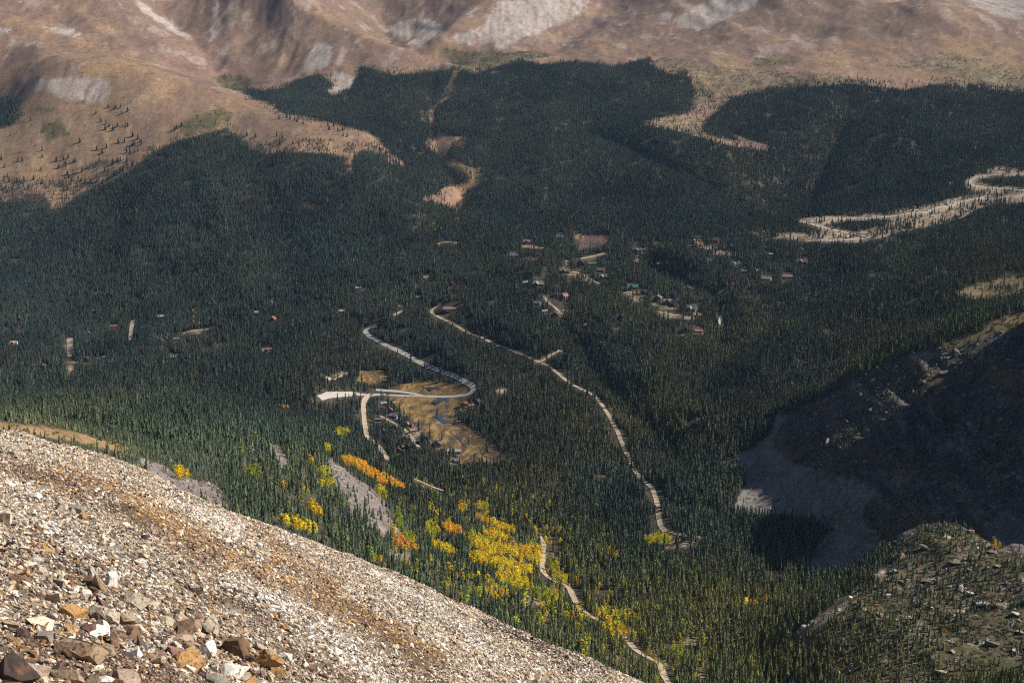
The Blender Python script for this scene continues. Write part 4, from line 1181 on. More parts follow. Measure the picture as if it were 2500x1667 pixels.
# ------------------------------------------------------------------ where the trees grow
LONE = [(612,718),(645,768),(676,785),(697,800),(671,820),(730,690),(742,680),(768,680),(778,718),(815,702),(690,680),(735,810),(750,800),(720,825),(800,790),(815,798),(848,862),(880,880),(755,905),(795,900),
 (902,915),(893,900),(855,918),(828,942),(840,925),(880,955),(858,968),(808,965),(830,968),(680,935),(652,970),(618,950),(270,955),(270,995),(140,1020),(115,1020),(10,1010),(28,1060),(262,1080),(360,1020),(375,1065),
 (405,1010),(436,1000),(420,1050),(410,1040),(468,1030),(480,1025),(522,1090),(635,1020),(668,1085),(720,1045),(748,1017),(768,1020),(810,1020),(800,1050),(848,1050),(875,1040),(770,1085),(785,1085),(735,1115),(510,900),
 (1128,815),(1115,825),(1160,800),(1795,695),(1765,860),(1800,880),(1785,915),(1870,912),(1575,860),(1630,865),(1780,752),(1830,745),(1850,755),(1880,765),(1895,770),(2100,820),(2128,800),(2090,795),(2185,825),(2155,830),
 (2200,790),(2215,795),(2240,800),(2190,860),(2215,865),(28,1145),(60,1150),(110,1150),(150,1140),(215,1140),(270,1165),(340,1165),(430,1110),(440,1125),(415,1135),(455,1150),(430,1205),(500,1140),(520,1150),(545,1160),
 (615,1125),(620,1150),(580,1160),(690,1140),(655,1160),(20,1210),(45,1220),(80,1205),(120,1190),(180,1200),(50,790),(35,765),(120,765),(15,775),(195,762)]
LONE_PX = [(a / 2.613, (b + 9) / 2.613) for (a, b) in LONE]

cell = 4.3
u0, u1 = -0.43, 0.435
cand = []
for (d0, d1, cs) in [(480, 1500, 3.75), (1500, 3000, 3.8), (3000, 5000, 4.3)]:
    xs = np.arange(u0 * d1, u1 * d1, cs); ys = np.arange(d0, d1, cs)
    gx, gy = np.meshgrid(xs, ys)
    gx = gx + rng.uniform(-.48, .48, gx.shape) * cs; gy = gy + rng.uniform(-.48, .48, gy.shape) * cs
    ok = (gx / gy > u0) & (gx / gy < u1) & (gy >= d0) & (gy < d1)
    cand.append(np.stack([gx[ok], gy[ok]], 1))
cand = np.concatenate(cand)
cx, cy = cand[:, 0], cand[:, 1]
cz = ground_z(cx, cy)
ppx, ppy = project(cx, cy, cz)
wpx = 16 * fbm(cx / 24, cy / 50, 4, 201); wpy = 10 * fbm(cx / 24 + 9, cy / 50, 4, 203)
cc = lookup(cls, ppx + wpx, ppy + wpy)
kk = lookup(keep, ppx + wpx, ppy + wpy)
ru = rng.random(len(cx))
def blur(a, r):
    a = a.astype(np.float64)
    for ax in (0, 1):
        p_ = np.pad(a, [(r + 1, r) if k == ax else (0, 0) for k in (0, 1)], mode='edge')
        c_ = np.cumsum(p_, axis=ax)
        a = (np.take(c_, np.arange(2 * r + 1, c_.shape[ax]), ax) - np.take(c_, np.arange(0, c_.shape[ax] - 2 * r - 1), ax)) / (2 * r + 1)
    return a
fshare = lookup(blur(blur(cls == FOREST, 8), 8), ppx, ppy)     # how wooded the surroundings are
p_tree = np.zeros(len(cx))
fm = cc == FOREST
p_tree[fm] = 0.95 * np.clip((fshare[fm] - 0.10) / 0.5, 0.25, 1)
for c_, v in [(CLIFF, 1.0), (BENCH, 1.0), (MEADOW2, 1.0), (DRYGRASS, 1.0), (TALUS, 1.0)]:
    p_tree[cc == c_] = v * kk[cc == c_] * 0.9
for c_, v in [(GRASS, .0012), (HEATH, .004), (SHRUB, .006), (WET, .005), (DIRT, .03)]:
    p_tree[cc == c_] = v
clump = fbm(cx / 26, cy / 40, 3, 211)
open_ = np.isin(cc, [GRASS, HEATH, DIRT])
p_tree[open_] = np.maximum(p_tree[open_], 0.62 * np.clip(fshare[open_] - 0.10, 0, 1))
sparse = (cc != FOREST)
p_tree[sparse] *= np.clip(1 + 2.6 * clump[sparse], 0, 3)
# thinner forest at the upper left edge, on the spur behind the scree and in gaps
gap = fbm(cx / 18, cy / 30, 3, 215)
p_tree *= np.where((cc == FOREST), np.clip(1.25 - 0.9 * np.clip(gap - 0.22, 0, 1) * 4.5, 0, 1), 1)
spur = (ppx < 1100) & (cy < 1250) & (ppy > 1040)
p_tree[spur & (cc == FOREST)] *= np.clip(0.95 + 1.3 * fbm(cx / 40, cy / 60, 3, 217), 0.25, 1)[spur & (cc == FOREST)]
loff = (ppx < 130) & (ppy > 415) & (ppy < 520)
p_tree[loff] = 0.45 * np.clip((ppy[loff] - 425) / 60, 0.05, 1.6)
for bp_, v in [([(0,425),(60,445),(110,440),(160,415),(210,405),(260,392),(320,388),(335,402),(290,432),(220,464),(150,508),(110,480),(60,484),(0,494)], .30),
 ([(585,338),(640,350),(700,342),(800,342),(880,345),(960,382),(990,406),(955,402),(888,370),(862,388),(855,425),(843,410),(800,380),(640,380)], .22), ([(690,285),(760,292),(850,310),(900,335),(860,330),(780,312)], .06),
 ([(1690,205),(1760,235),(1860,215),(2000,200),(2200,200),(2500,210),(2500,225),(2200,222),(2000,214),(1860,228),(1740,285),(1700,300),(1690,262)], .10),
 ([(1620,300),(1690,282),(1740,302),(1780,340),(1700,330)], .05), ([(1500,138),(1600,128),(1610,150),(1560,165)], .12), ([(850,150),(960,165),(1040,165),(1110,160),(1110,180),(950,182),(870,175)], .12)]:
    bm_ = lookup(poly_mask(bp_), ppx, ppy) & open_
    p_tree[bm_] = np.maximum(p_tree[bm_], v * np.clip(1 + 2.6 * clump[bm_], 0, 3))
grow = ru < p_tree
# height by place
hgt = 10.8 * np.exp(rng.normal(0, 0.19, len(cx))) * (1 + 0.22 * fbm(cx / 60, cy / 90, 3, 221))
hgt *= np.interp(cz, [-430, -250, -100, 0], [1.10, 1.0, 0.95, 0.85])
hgt = np.where((cc == BENCH) | (cc == CLIFF), hgt * 0.52, hgt)
hgt = np.where((cc == DRYGRASS) | ((ppx < 560) & (cy < 900)), hgt * 0.50, hgt)
hgt = np.where((cc == TALUS) | (cc == MEADOW2), hgt * 0.6, hgt)
hgt = np.where((cc == GRASS) | (cc == HEATH), hgt * 0.8, hgt)
young = rng.random(len(cx)) < 0.10
hgt = np.where(cy < 1150, hgt * np.interp(cy, [600, 1150], [0.78, 1.0]), hgt)
hgt = np.where(young, hgt * 0.6, hgt)
# seen at all?
def horizon_at(x, y):
    return interp_grid(HORI, GU, GD, x / y, y / 1.012)
vis = (cz + hgt + 14) / cy > horizon_at(cx, cy)
_, tpy_top = project(cx, cy, cz + hgt)
insil = lookup(screemask, ppx, np.minimum(tpy_top + 0.0, 1660)) & (ppx < 1640)
keepers = grow & vis & (ppx > -140) & (ppx < 2640) & (tpy_top < 1760) & ~insil
print("tree candidates", len(cx), keepers.sum())
ix = np.nonzero(keepers)[0]
# roads, clearings, cabins and meadows stay open to the view as they do in the photograph
openmask = roadmask.copy()
openmask |= np.isin(cls, [GRASS, DIRT, WET, PURPLE, TUNDRA]) 
# aspen groves: photo outline, mean colour
YEL, ORG, GRN, YGR, PNK = (0.72,0.51,0.03), (0.72,0.37,0.035), (0.22,0.27,0.04), (0.46,0.43,0.04), (0.66,0.29,0.10)
GROVES = [
 (ORG, .55, [(832,1115),(850,1113),(885,1124),(900,1140),(925,1152),(945,1160),(965,1172),(990,1188),(970,1186),(930,1175),(900,1160),(870,1140),(845,1130)]),
 (YEL, .55, [(675,1262),(700,1258),(740,1270),(770,1280),(782,1290),(770,1295),(720,1282),(690,1275)]),
 (YEL, .6, [(752,1228),(766,1226),(785,1245),(780,1256),(764,1245)]),
 (YEL, .4, [(905,1360),(925,1355),(936,1362),(930,1372),(908,1368)]),
 (PNK, .6, [(957,1305),(975,1303),(988,1310),(994,1330),(985,1335),(965,1325)]),
 (GRN, .6, [(982,1298),(1000,1296),(1015,1312),(1008,1335),(995,1335)]),
 (GRN, .4, [(962,1255),(985,1260),(985,1280),(968,1282)]),
 (YGR, .45, [(1035,1275),(1055,1272),(1075,1290),(1068,1300),(1040,1295)]),
 (ORG, .6, [(1077,1276),(1095,1273),(1118,1282),(1125,1298),(1108,1300),(1085,1292)]),
 (ORG, .5, [(1160,1255),(1185,1262),(1200,1270),(1195,1276),(1170,1266)]),
 (YEL, .55, [(1195,1266),(1230,1276),(1260,1290),(1262,1300),(1235,1292),(1205,1280)]),
 (YEL, .55, [(1178,1292),(1200,1290),(1230,1305),(1250,1312),(1225,1316),(1190,1308)]),
 (YGR, .5, [(1140,1305),(1165,1305),(1195,1316),(1205,1326),(1180,1335),(1150,1325)]),
 (YEL, .55, [(1150,1312),(1200,1322),(1240,1330),(1290,1332),(1318,1340),(1312,1362),(1290,1365),(1240,1352),(1200,1348),(1165,1335)]),
 (PNK, .7, [(1268,1335),(1295,1332),(1310,1345),(1305,1358),(1285,1355),(1270,1348)]),
 (YEL, .55, [(1290,1325),(1318,1330),(1322,1360),(1318,1378),(1305,1372),(1306,1345)]),
 (YEL, .55, [(1140,1350),(1170,1345),(1200,1360),(1240,1365),(1280,1375),(1305,1388),(1300,1396),(1250,1390),(1200,1378),(1160,1368)]),
 (YEL, .5, [(1052,1322),(1075,1325),(1110,1340),(1118,1348),(1090,1345),(1060,1332)]),
 (YEL, .35, [(1205,1395),(1230,1390),(1285,1410),(1290,1425),(1260,1430),(1245,1422),(1215,1412)]),
 (YGR, .3, [(1340,1362),(1360,1365),(1365,1385),(1348,1388)]),
 (GRN, .5, [(1338,1360),(1358,1362),(1364,1382),(1350,1390),(1336,1380)]),
 (YGR, .4, [(1350,1392),(1375,1390),(1390,1410),(1370,1430),(1345,1425)]),
 (YEL, .4, [(1182,1438),(1210,1434),(1240,1440),(1242,1448),(1205,1452),(1188,1448)]),
 (GRN, .35, [(1120,1432),(1150,1430),(1185,1448),(1160,1450)]),
 (GRN, .3, [(1270,1430),(1330,1435),(1380,1450),(1370,1465),(1300,1455)]),
 (YGR, .18, [(1300,1470),(1400,1480),(1440,1500),(1420,1520),(1350,1500)]),
 (YEL, .3, [(1320,1505),(1350,1505),(1348,1518),(1325,1518)]),
 (YEL, .22, [(1475,1490),(1520,1520),(1540,1545),(1500,1560),(1470,1530)]),
 (ORG, .2, [(1370,1490),(1420,1500),(1400,1520)]),
 (YGR, .35, [(1450,1485),(1490,1480),(1500,1500),(1470,1505)]),
 (YGR, .35, [(1500,1488),(1545,1490),(1560,1510),(1510,1505)]),
 (YEL, .3, [(1500,1530),(1535,1530),(1540,1545),(1510,1548)]),
 (GRN, .3, [(1640,1580),(1680,1585),(1680,1600),(1640,1598)]),
 (YGR, .4, [(1572,1308),(1605,1300),(1640,1308),(1635,1322),(1580,1325)]),
 (YEL, .25, [(1460,1330),(1505,1340),(1510,1362),(1470,1358)]),
 (YEL, .3, [(1345,1288),(1372,1288),(1370,1298),(1348,1298)]),
 (GRN, .35, [(1300,1282),(1330,1285),(1330,1300),(1308,1300)]),
 (GRN, .2, [(940,1135),(965,1140),(960,1155),(940,1150)]),
 (GRN, .25, [(1120,1225),(1145,1222),(1150,1250),(1125,1250)]),
 (YGR, .4, [(1165,1226),(1192,1226),(1195,1240),(1170,1240)]),
 (ORG, .35, [(1115,1232),(1140,1232),(1145,1245),(1122,1245)]),
 (YGR, .35, [(915,1190),(940,1188),(942,1208),(922,1208)]),
 (YGR, .3, [(775,1165),(815,1170),(820,1185),(785,1185)]),
 (GRN, .45, [(595,1138),(635,1140),(640,1158),(600,1155)]),
 (YGR, .3, [(770,1140),(800,1140),(805,1155),(775,1155)]),
 (YEL, .35, [(750,1115),(765,1115),(768,1130),(755,1130)]),
 (YGR, .3, [(790,1085),(810,1085),(810,1102),(795,1102)]),
 (YEL, .4, [(425,1142),(442,1140),(448,1160),(432,1160)]),(YEL, .4, [(448,1148),(460,1150),(460,1162),(448,1160)]),
 (GRN, .5, [(815,1050),(845,1045),(860,1060),(835,1068)]),
 (ORG, .15, [(683,990),(700,990),(714,1002),(705,1006),(688,1000)]),
 (YEL, .12, [(1048,546),(1062,544),(1080,556),(1075,566),(1052,562)]),(ORG, .03, [(1020,545),(1040,535),(1050,560),(1030,560)]),
 (YEL, .12, [(473,752),(479,752),(480,778),(473,778)]),
 (YEL, .025, [(460,780),(540,775),(560,785),(480,792)]),
 (YGR, .03, [(1000,1160),(1200,1170),(1400,1250),(1560,1330),(1720,1380),(1760,1480),(1720,1667),(1500,1667),(1200,1500),(1000,1400),(940,1300)]),
 (GRN, .012, [(560,1060),(760,1060),(820,1180),(900,1260),(1000,1350),(900,1380),(760,1300),(600,1190)]),
 (YEL, .012, [(1100,1230),(1340,1260),(1480,1330),(1560,1500),(1500,1600),(1250,1480),(1080,1400)]),
 (ORG, .2, [(1860,1457),(1872,1456),(1874,1468),(1862,1468)]),(YEL, .1, [(1820,1462),(1850,1462),(1848,1474),(1822,1474)]),
 (YGR, .3, [(1625,1570),(1670,1568),(1680,1582),(1640,1584)]),
 (ORG, .08, [(2405,1318),(2440,1315),(2440,1338),(2410,1340)]),
]
for (hx, hy, w_) in HOUSE_PX:
    x0, x1 = int((hx - w_ * 0.62) / 2), int((hx + w_ * 0.62) / 2) + 1
    y0, y1 = int((hy - w_ * 0.42) / 2), int((hy + w_ * 0.40) / 2) + 1
    openmask[max(y0, 0):y1, max(x0, 0):x1] = True
meadow_m = np.isin(cls, [GRASS, TUNDRA])
hard_m = (openmask & ~meadow_m) | roadmask
band_m = np.zeros((RH, RW), bool)
for (_, dens_, poly_) in GROVES:
    if dens_ >= 0.3:
        band_m |= poly_mask(poly_)
base_px, base_py = project(cx[ix], cy[ix], cz[ix] + hgt[ix] * 0.04)
own = np.isin(cc[ix], [GRASS, DIRT, WET, TUNDRA, PURPLE])
drop = lookup(roadmask, base_px, base_py) | (~own & lookup(openmask, base_px, base_py) & (rng.random(len(ix)) < 0.85))
# a tree in front of a road, clearing or grove is a low one: it ends where the open ground begins
lim = np.ones(len(ix))
soft = rng.random(len(ix))
for fr_ in np.arange(1.0, 0.05, -0.09):
    qx, qy = project(cx[ix], cy[ix], cz[ix] + hgt[ix] * fr_)
    hide = (lookup(hard_m, qx, qy) & (soft > 0.10)) | (lookup(meadow_m, qx, qy) & (soft > 0.35)) | (lookup(band_m, qx, qy) & (soft > 0.14))
    lim = np.where(hide & ~own & (qy < 1664), fr_ - 0.06, lim)
hgt[ix] *= np.clip(lim * rng.uniform(.88, 1.08, len(ix)), 0.05, 1)
drop |= (lim < 1) & (hgt[ix] < 2.4)
for nm_, wid, L in road_lines:      # nothing stands on a road
    sel = np.nonzero((cx[ix] > L[:, 0].min() - 12) & (cx[ix] < L[:, 0].max() + 12) & (cy[ix] > L[:, 1].min() - 12) & (cy[ix] < L[:, 1].max() + 12))[0]
    for s0 in range(0, len(sel), 4000):
        s_ = sel[s0:s0 + 4000]
        dd = np.min((cx[ix][s_, None] - L[None, ::2, 0]) ** 2 + (cy[ix][s_, None] - L[None, ::2, 1]) ** 2, axis=1)
        drop[s_[dd < (wid / 2 + 1.3 + 6 * np.clip(fbm(cx[ix][s_] / 35, cy[ix][s_] / 35, 2, 241) * 2.5, 0, 1)) ** 2]] = True
for (hx, hy, W_) in house_world:
    drop |= (cx[ix] - hx) ** 2 + (cy[ix] - hy) ** 2 < (W_ * 0.62 + 1.2) ** 2
ix = ix[~drop]
wide_ = np.where(lim[~drop] < 1, 1.25, 1.0)
tr = np.stack([cx[ix], cy[ix], cz[ix], hgt[ix]], 1)
tcls = cc[ix]

# the lone trees of the left meadow, each at its own place
lone = []
for (a, b_) in LONE_PX:
    h = hit(a, b_)
    if h:
        lone.append((h[0], h[1], h[2], random.uniform(10, 15)))
asp = []
for (colr, dens, poly) in GROVES:
    xs_ = [q[0] for q in poly]; ys_ = [q[1] for q in poly]
    pm = poly_mask(poly)
    hc = hit(sum(xs_) / len(xs_), sum(ys_) / len(ys_) + 6)
    if hc is None:
        continue
    # ground area that the outline covers, walked on a world grid
    ws = [hit(a, b_ + 8) for (a, b_) in poly]
    ws = np.array([q for q in ws if q])
    gx, gy = np.meshgrid(np.arange(ws[:, 0].min() - 4, ws[:, 0].max() + 4, 2.4), np.arange(ws[:, 1].min() - 6, ws[:, 1].max() + 6, 2.4))
    gx = (gx + rng.uniform(-1.3, 1.3, gx.shape)).ravel(); gy = (gy + rng.uniform(-1.5, 1.5, gy.shape)).ravel()
    gz = ground_z(gx, gy)
    h_ = 6.8 * np.exp(rng.normal(0, .2, gx.shape))
    qx, qy = project(gx, gy, gz + h_ * 0.6)
    vis_ = (gz + h_) / gy > horizon_at(gx, gy)
    ok = lookup(pm, qx, qy) & (rng.random(gx.shape) < min(1, dens * 1.6)) & vis_
    ok &= ~lookup(roadmask, qx, qy)
    for k in np.nonzero(ok)[0]:
        j = random.gauss(0, 1)
        c = np.array(colr) * math.exp(random.gauss(0, .16)) * np.array([1, math.exp(j * .14), 1])
        if random.random() < 0.18:
            c = np.array(random.choice([YEL, YEL, ORG, GRN, YGR, YGR]))
        asp.append((gx[k], gy[k], gz[k], h_[k], *c, colr))
print("aspens", len(asp), "conifers", len(tr))
# conifers give way where aspens stand or hide them
grove = np.zeros((RH, RW), np.float32)
for (colr, dens, poly) in GROVES:
    pm = poly_mask(poly); grove[pm] = np.maximum(grove[pm], dens)
gv = np.zeros(len(tr))
for fr_ in (0.05, 0.25, 0.45):
    qx, qy = project(tr[:, 0], tr[:, 1], tr[:, 2] + tr[:, 3] * fr_)
    gv = np.maximum(gv, lookup(grove, qx, qy))
keepc = rng.random(len(tr)) > np.clip(gv * 1.9, 0, 0.98)
tr = tr[keepc]; tcls = tcls[keepc]

# tints
nT = len(tr)
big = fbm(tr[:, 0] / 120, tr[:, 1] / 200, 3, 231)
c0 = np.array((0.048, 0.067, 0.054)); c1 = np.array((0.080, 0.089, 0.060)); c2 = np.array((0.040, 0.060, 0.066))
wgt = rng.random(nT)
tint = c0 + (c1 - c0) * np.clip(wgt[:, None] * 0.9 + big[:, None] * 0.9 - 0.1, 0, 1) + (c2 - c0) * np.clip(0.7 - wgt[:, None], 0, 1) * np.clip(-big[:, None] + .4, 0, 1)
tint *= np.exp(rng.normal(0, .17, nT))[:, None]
olive = np.clip((tr[:, 0] / tr[:, 1] + 0.10) / 0.2, 0, 1) * np.clip((2600 - tr[:, 1]) / 500, 0, 1)      # sunlit look of the nearer right-hand forest, put into the tint
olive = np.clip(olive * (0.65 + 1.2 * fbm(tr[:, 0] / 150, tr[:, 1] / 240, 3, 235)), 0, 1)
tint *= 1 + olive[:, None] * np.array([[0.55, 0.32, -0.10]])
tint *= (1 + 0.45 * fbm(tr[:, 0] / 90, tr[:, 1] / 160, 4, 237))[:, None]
tint *= np.interp(tr[:, 1], [950, 1500], [1.85, 1.0])[:, None] * np.array([[1, 1, 1]])  # nearer conifers brightened in the tint itself to look sunlit
tint[:, 2] *= np.interp(tr[:, 1], [900, 1500], [0.75, 1.0])
dead = rng.random(nT) < np.where(fbm(tr[:, 0] / 45, tr[:, 1] / 60, 3, 233) > 0.15, 0.055, 0.012)
tint[dead] = np.array((0.105, 0.080, 0.064)) * np.exp(rng.normal(0, .25, dead.sum()))[:, None]
pick = rng.integers(0, 6, nT)
grey = (rng.random(nT) < 0.5) & dead
tint[grey] = np.array((0.115, 0.105, 0.100)) * np.exp(rng.normal(0, .2, grey.sum()))[:, None]
snag = rng.random(nT) < 0.014
pick[snag] = 6
wfac = rng.uniform(0.85, 1.25, nT) * np.where(tr[:, 3] < 7, 1.5, 1.0)

# which ones show largest
def view_size(a):
    return a[:, 3] * F_PX / a[:, 1]
bx_, by_ = project(tr[:, 0], tr[:, 1], tr[:, 2] + tr[:, 3] * 0.45)
clear_view = ((tr[:, 2] + tr[:, 3] * 0.4) / tr[:, 1] > horizon_at(tr[:, 0], tr[:, 1])) & (bx_ > 5) & (bx_ < 2495) & (by_ < 1640) & (by_ > 0) & ~(lookup(screemask, bx_, by_ + 6) & (bx_ < 1640))
order = np.argsort(-np.where(clear_view & (pick < 6), view_size(tr), 0))
# a cell of the picture gives its largest ones first, those behind others stay in the wood
N_IND = 215
taken = np.zeros((RH // 4 + 2, RW // 4 + 2), int)
chosen = []
for k in order:
    gx_, gy_ = int(bx_[k] / 8), int(by_[k] / 8)
    if taken[max(gy_ - 1, 0):gy_ + 2, max(gx_ - 1, 0):gx_ + 2].sum() >= 1:
        continue
    taken[gy_, gx_] += 1
    chosen.append(k)
    if len(chosen) >= N_IND:
        break
chosen = np.array(chosen)
mask_rest = np.ones(nT, bool); mask_rest[chosen] = False
rotz = rng.uniform(0, 6.283, nT)
ro = np.stack([rng.normal(0, .03, nT), rng.normal(0, .03, nT), rotz], 1)
scl = np.stack([tr[:, 3] * wfac, tr[:, 3] * wfac, tr[:, 3]], 1)
mr_ = mask_rest
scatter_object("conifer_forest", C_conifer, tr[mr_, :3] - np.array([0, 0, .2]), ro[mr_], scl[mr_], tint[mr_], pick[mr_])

# individual spruces: crown and trunk
crown_meshes, trunk_meshes = [], []
for k in range(6):
    V, Fc = conifer_parts(500 + k, [11, 10, 12, 11, 9, 13][k], [.13, .145, .12, .16, .17, .115][k], 9)
    crown_meshes.append(mesh_from("crown", V, Fc, [M_needle]))
    V, Fc = trunk_parts(0.015, 0.6, 7)
    trunk_meshes.append(mesh_from("trunk", V, Fc, [M_bark]))
def place_words(px, py):
    for (x0, y0, x1, y1, w_) in ZONES:
        if x0 <= px <= x1 and y0 <= py <= y1:
            return w_
    return "on the far side of the valley"
ZONES = [(0,930,260,1100,"on the golden grass strip above the white scree"),(260,930,460,1180,"along the narrow meadow just behind the scree edge"),(460,930,720,1300,"beside the grey gravel chute below the scree edge"),
 (720,1050,960,1400,"around the grey rockslide among the aspens"),(960,1150,1180,1460,"between the scree edge and the yellow aspen groves"),(1180,1150,1420,1500,"among the yellow aspens left of the pale track"),
 (1180,1500,1420,1667,"on the steep slope just beyond the scree edge"),(1420,1480,1660,1667,"beside the pale track at the bottom"),(1420,1300,1700,1480,"right of the pale track in the dark wood"),
 (1660,1480,1950,1667,"in the dense green wood at the bottom centre"),(1700,1250,2000,1480,"in the shaded wood below the dark talus"),(1950,1250,2200,1667,"on the rocky edge of the lower right bench"),
 (2200,1240,2500,1450,"among pale slabs on the upper lower-right bench"),(2200,1450,2500,1667,"among boulders in the lower right corner"),(1700,1000,2500,1250,"on the dark shaded mountainside"),(0,0,2500,1667,"in the valley forest")]
def hue_word(t):
    if t[0] > t[1] * 1.15: return "brown dying"
    if t[2] > t[1] * 0.85: return "blue green"
    if t[0] > t[1] * 0.8: return "olive green"
    return "dark green"
def add_spruce(x, y, z, h, t, wf, label, group, vi):
    o = thing("spruce_tree", label, "tree", (x, y, z - 0.2), random.uniform(0, 6.28), group)
    o.scale = (h * wf, h * wf, h)
    for nm_, me in (("crown", crown_meshes[vi]), ("trunk", trunk_meshes[vi])):
        c = bpy.data.objects.new(nm_, me); c.parent = o
        if nm_ == "crown":
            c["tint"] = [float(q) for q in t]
        COL.objects.link(c)
for n_, k in enumerate(chosen):
    sp = "%s %s spruce %s" % ("tall" if tr[k, 3] > 12 else ("short" if tr[k, 3] < 6.5 else "slender" if wfac[k] < 1.0 else "broad"), hue_word(tint[k]), place_words(bx_[k], by_[k]))
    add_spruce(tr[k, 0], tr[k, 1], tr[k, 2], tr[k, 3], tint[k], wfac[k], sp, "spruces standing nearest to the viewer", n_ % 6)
for n_, (x, y, z, h) in enumerate(lone):
    a, b_ = LONE_PX[n_]
    where = "low on the tan hill" if b_ > 425 else "on the middle of the tan hill" if b_ > 330 and a < 400 else "high on the tan hill" if a < 400 else "on the crest of the tan knoll" if b_ < 310 else "by the left forest edge"
    add_spruce(x, y, z, h, np.array((0.026, 0.040, 0.030)) * random.uniform(.8, 1.25), random.uniform(1.5, 2.1), "small dark spruce standing alone " + where, "lone spruces on the tan hillside", n_ % 6)

# aspens: the largest in view one by one, the rest as one grove
asp_a = np.array([q[:7] for q in asp])
ax_, ay_ = project(asp_a[:, 0], asp_a[:, 1], asp_a[:, 2] + asp_a[:, 3] * 0.6)
insc = lookup(screemask, ax_, ay_ + 4) & (ax_ < 1640)
o_a = np.argsort(-np.where(insc | (ax_ < 2) | (ax_ > 2498) | (ay_ > 1660), 0, view_size(asp_a)))
ind = []
taken = np.zeros((RH // 3 + 2, RW // 3 + 2), int)
for k in o_a:
    gx_, gy_ = int(ax_[k] / 6), int(ay_[k] / 6)
    if insc[k] or not (0 <= gx_ < taken.shape[1] and 0 <= gy_ < taken.shape[0]) or taken[gy_, gx_] >= 1: continue
    taken[gy_, gx_] += 1
    ind.append(k)
    if len(ind) >= 280: break
rest = np.ones(len(asp_a), bool); rest[ind] = False
nr_ = rest.sum()
scatter_object("aspen_grove_foliage", C_aspen, asp_a[rest, :3] - np.array([0, 0, .2]), np.stack([np.zeros(nr_), np.zeros(nr_), rng.uniform(0, 6.28, nr_)], 1),
               np.stack([asp_a[rest, 3] * rng.uniform(.9, 1.3, nr_)] * 2 + [asp_a[rest, 3]], 1), asp_a[rest, 4:7], rng.integers(0, 5, nr_))
ac_m, at_m = [], []
for k in range(5):
    V, Fc = aspen_parts(600 + k, 210, [.2, .17, .23, .16, .19][k]); ac_m.append(mesh_from("crown", V, Fc, [M_leaf]))
    V, Fc = trunk_parts(0.016, 0.6, 6); at_m.append(mesh_from("trunk", V, Fc, [M_aspen_bark]))
AZ = [(0,0,700,1000,"far down in the left valley"),(0,1000,830,1200,"scattered in the spruces behind the scree"),(0,1200,1000,1500,"right at the edge of the white scree"),(700,1050,1020,1260,"in the long golden strip above the rockslide"),(1000,400,1120,600,"beside the stream meadow"),
 (940,1260,1140,1350,"in the upper left grove"),(1020,1200,1330,1318,"along the top of the big grove"),(1140,1318,1330,1362,"in the bright middle band of the big grove"),(1020,1318,1330,1400,"in the lower band of the big grove"),(1330,1270,1420,1450,"right of the pale track"),
 (1150,1400,1420,1470,"in the broken groves below the big one"),(1280,1460,1450,1667,"on the slope close to the scree edge"),(1420,1280,1720,1480,"among spruces right of the pale track"),(1450,1480,1720,1667,"beside the winding track at the bottom"),(0,0,2500,1667,"on the lower right bench")]
def aspen_hue(c):
    if c[1] < c[0] * 0.52: return "orange"
    if c[1] < c[0] * 0.78: return "golden yellow"
    if c[0] > c[1] * 0.95: return "yellow green"
    return "green"
for n_, k in enumerate(ind):
    x, y, z, h, r_, g_, b_ = asp_a[k]
    w_ = next(q[4] for q in AZ if q[0] <= ax_[k] <= q[2] and q[1] <= ay_[k] <= q[3])
    o = thing("aspen_tree", "%s %s aspen %s" % ("tall" if h > 10 else "small" if h < 7 else "rounded", aspen_hue((r_, g_, b_)), w_), "tree", (x, y, z - 0.2), random.uniform(0, 6.28), "aspens in autumn colour")
    o.scale = (h * random.uniform(.9, 1.3),) * 2 + (h,)
    for nm_, me in (("crown", ac_m[n_ % 5]), ("trunk", at_m[n_ % 5])):
        c = bpy.data.objects.new(nm_, me); c.parent = o
        if nm_ == "crown": c["tint"] = [float(r_), float(g_), float(b_)]
        COL.objects.link(c)

# low willow, juniper and meadow bushes
bs = []
for (d0, d1, s_) in [(500, 1600, 3.2), (1600, 2600, 4.5), (2600, 5200, 8.5)]:
    gx, gy = np.meshgrid(np.arange(u0 * d1, u1 * d1, s_), np.arange(d0, d1, s_))
    gx = gx + rng.uniform(-.5, .5, gx.shape) * s_; gy = gy + rng.uniform(-.5, .5, gy.shape) * s_
    bs.append(np.stack([gx.ravel(), gy.ravel()], 1)[(np.abs((gx / gy).ravel()) < .43)])
bs = np.concatenate(bs)
bz = ground_z(bs[:, 0], bs[:, 1])
qx, qy = project(bs[:, 0], bs[:, 1], bz)
bc = lookup(cls, qx + 5 * fbm(bs[:, 0] / 30, bs[:, 1] / 60, 2, 301), qy)
pb = np.zeros(len(bs))
for c_, v in [(SHRUB, .30), (HEATH, .16), (WET, .34), (BENCH, .75), (MEADOW2, .40), (DRYGRASS, .25), (TALUS, .03), (DIRT, .30), (GRASS, .010), (CLIFF, .10), (PURPLE, .2), (FOREST, .05)]:
    pb[bc == c_] = v
pb *= np.clip(1 + 3 * fbm(bs[:, 0] / 22, bs[:, 1] / 34, 3, 303), 0, 3)
kb = (rng.random(len(bs)) < pb) & ((bz + 3) / bs[:, 1] > horizon_at(bs[:, 0], bs[:, 1])) & (qx > -60) & (qx < 2560) & (qy < 1720) & ~lookup(roadmask, qx, qy - 1) & ~(lookup(screemask, qx, qy - 10) & (qx < 1640))
bs, bz, bc = bs[kb], bz[kb], bc[kb]
nb = len(bs)
bt = np.array((0.060, 0.066, 0.028)) * np.exp(rng.normal(0, .3, nb))[:, None]
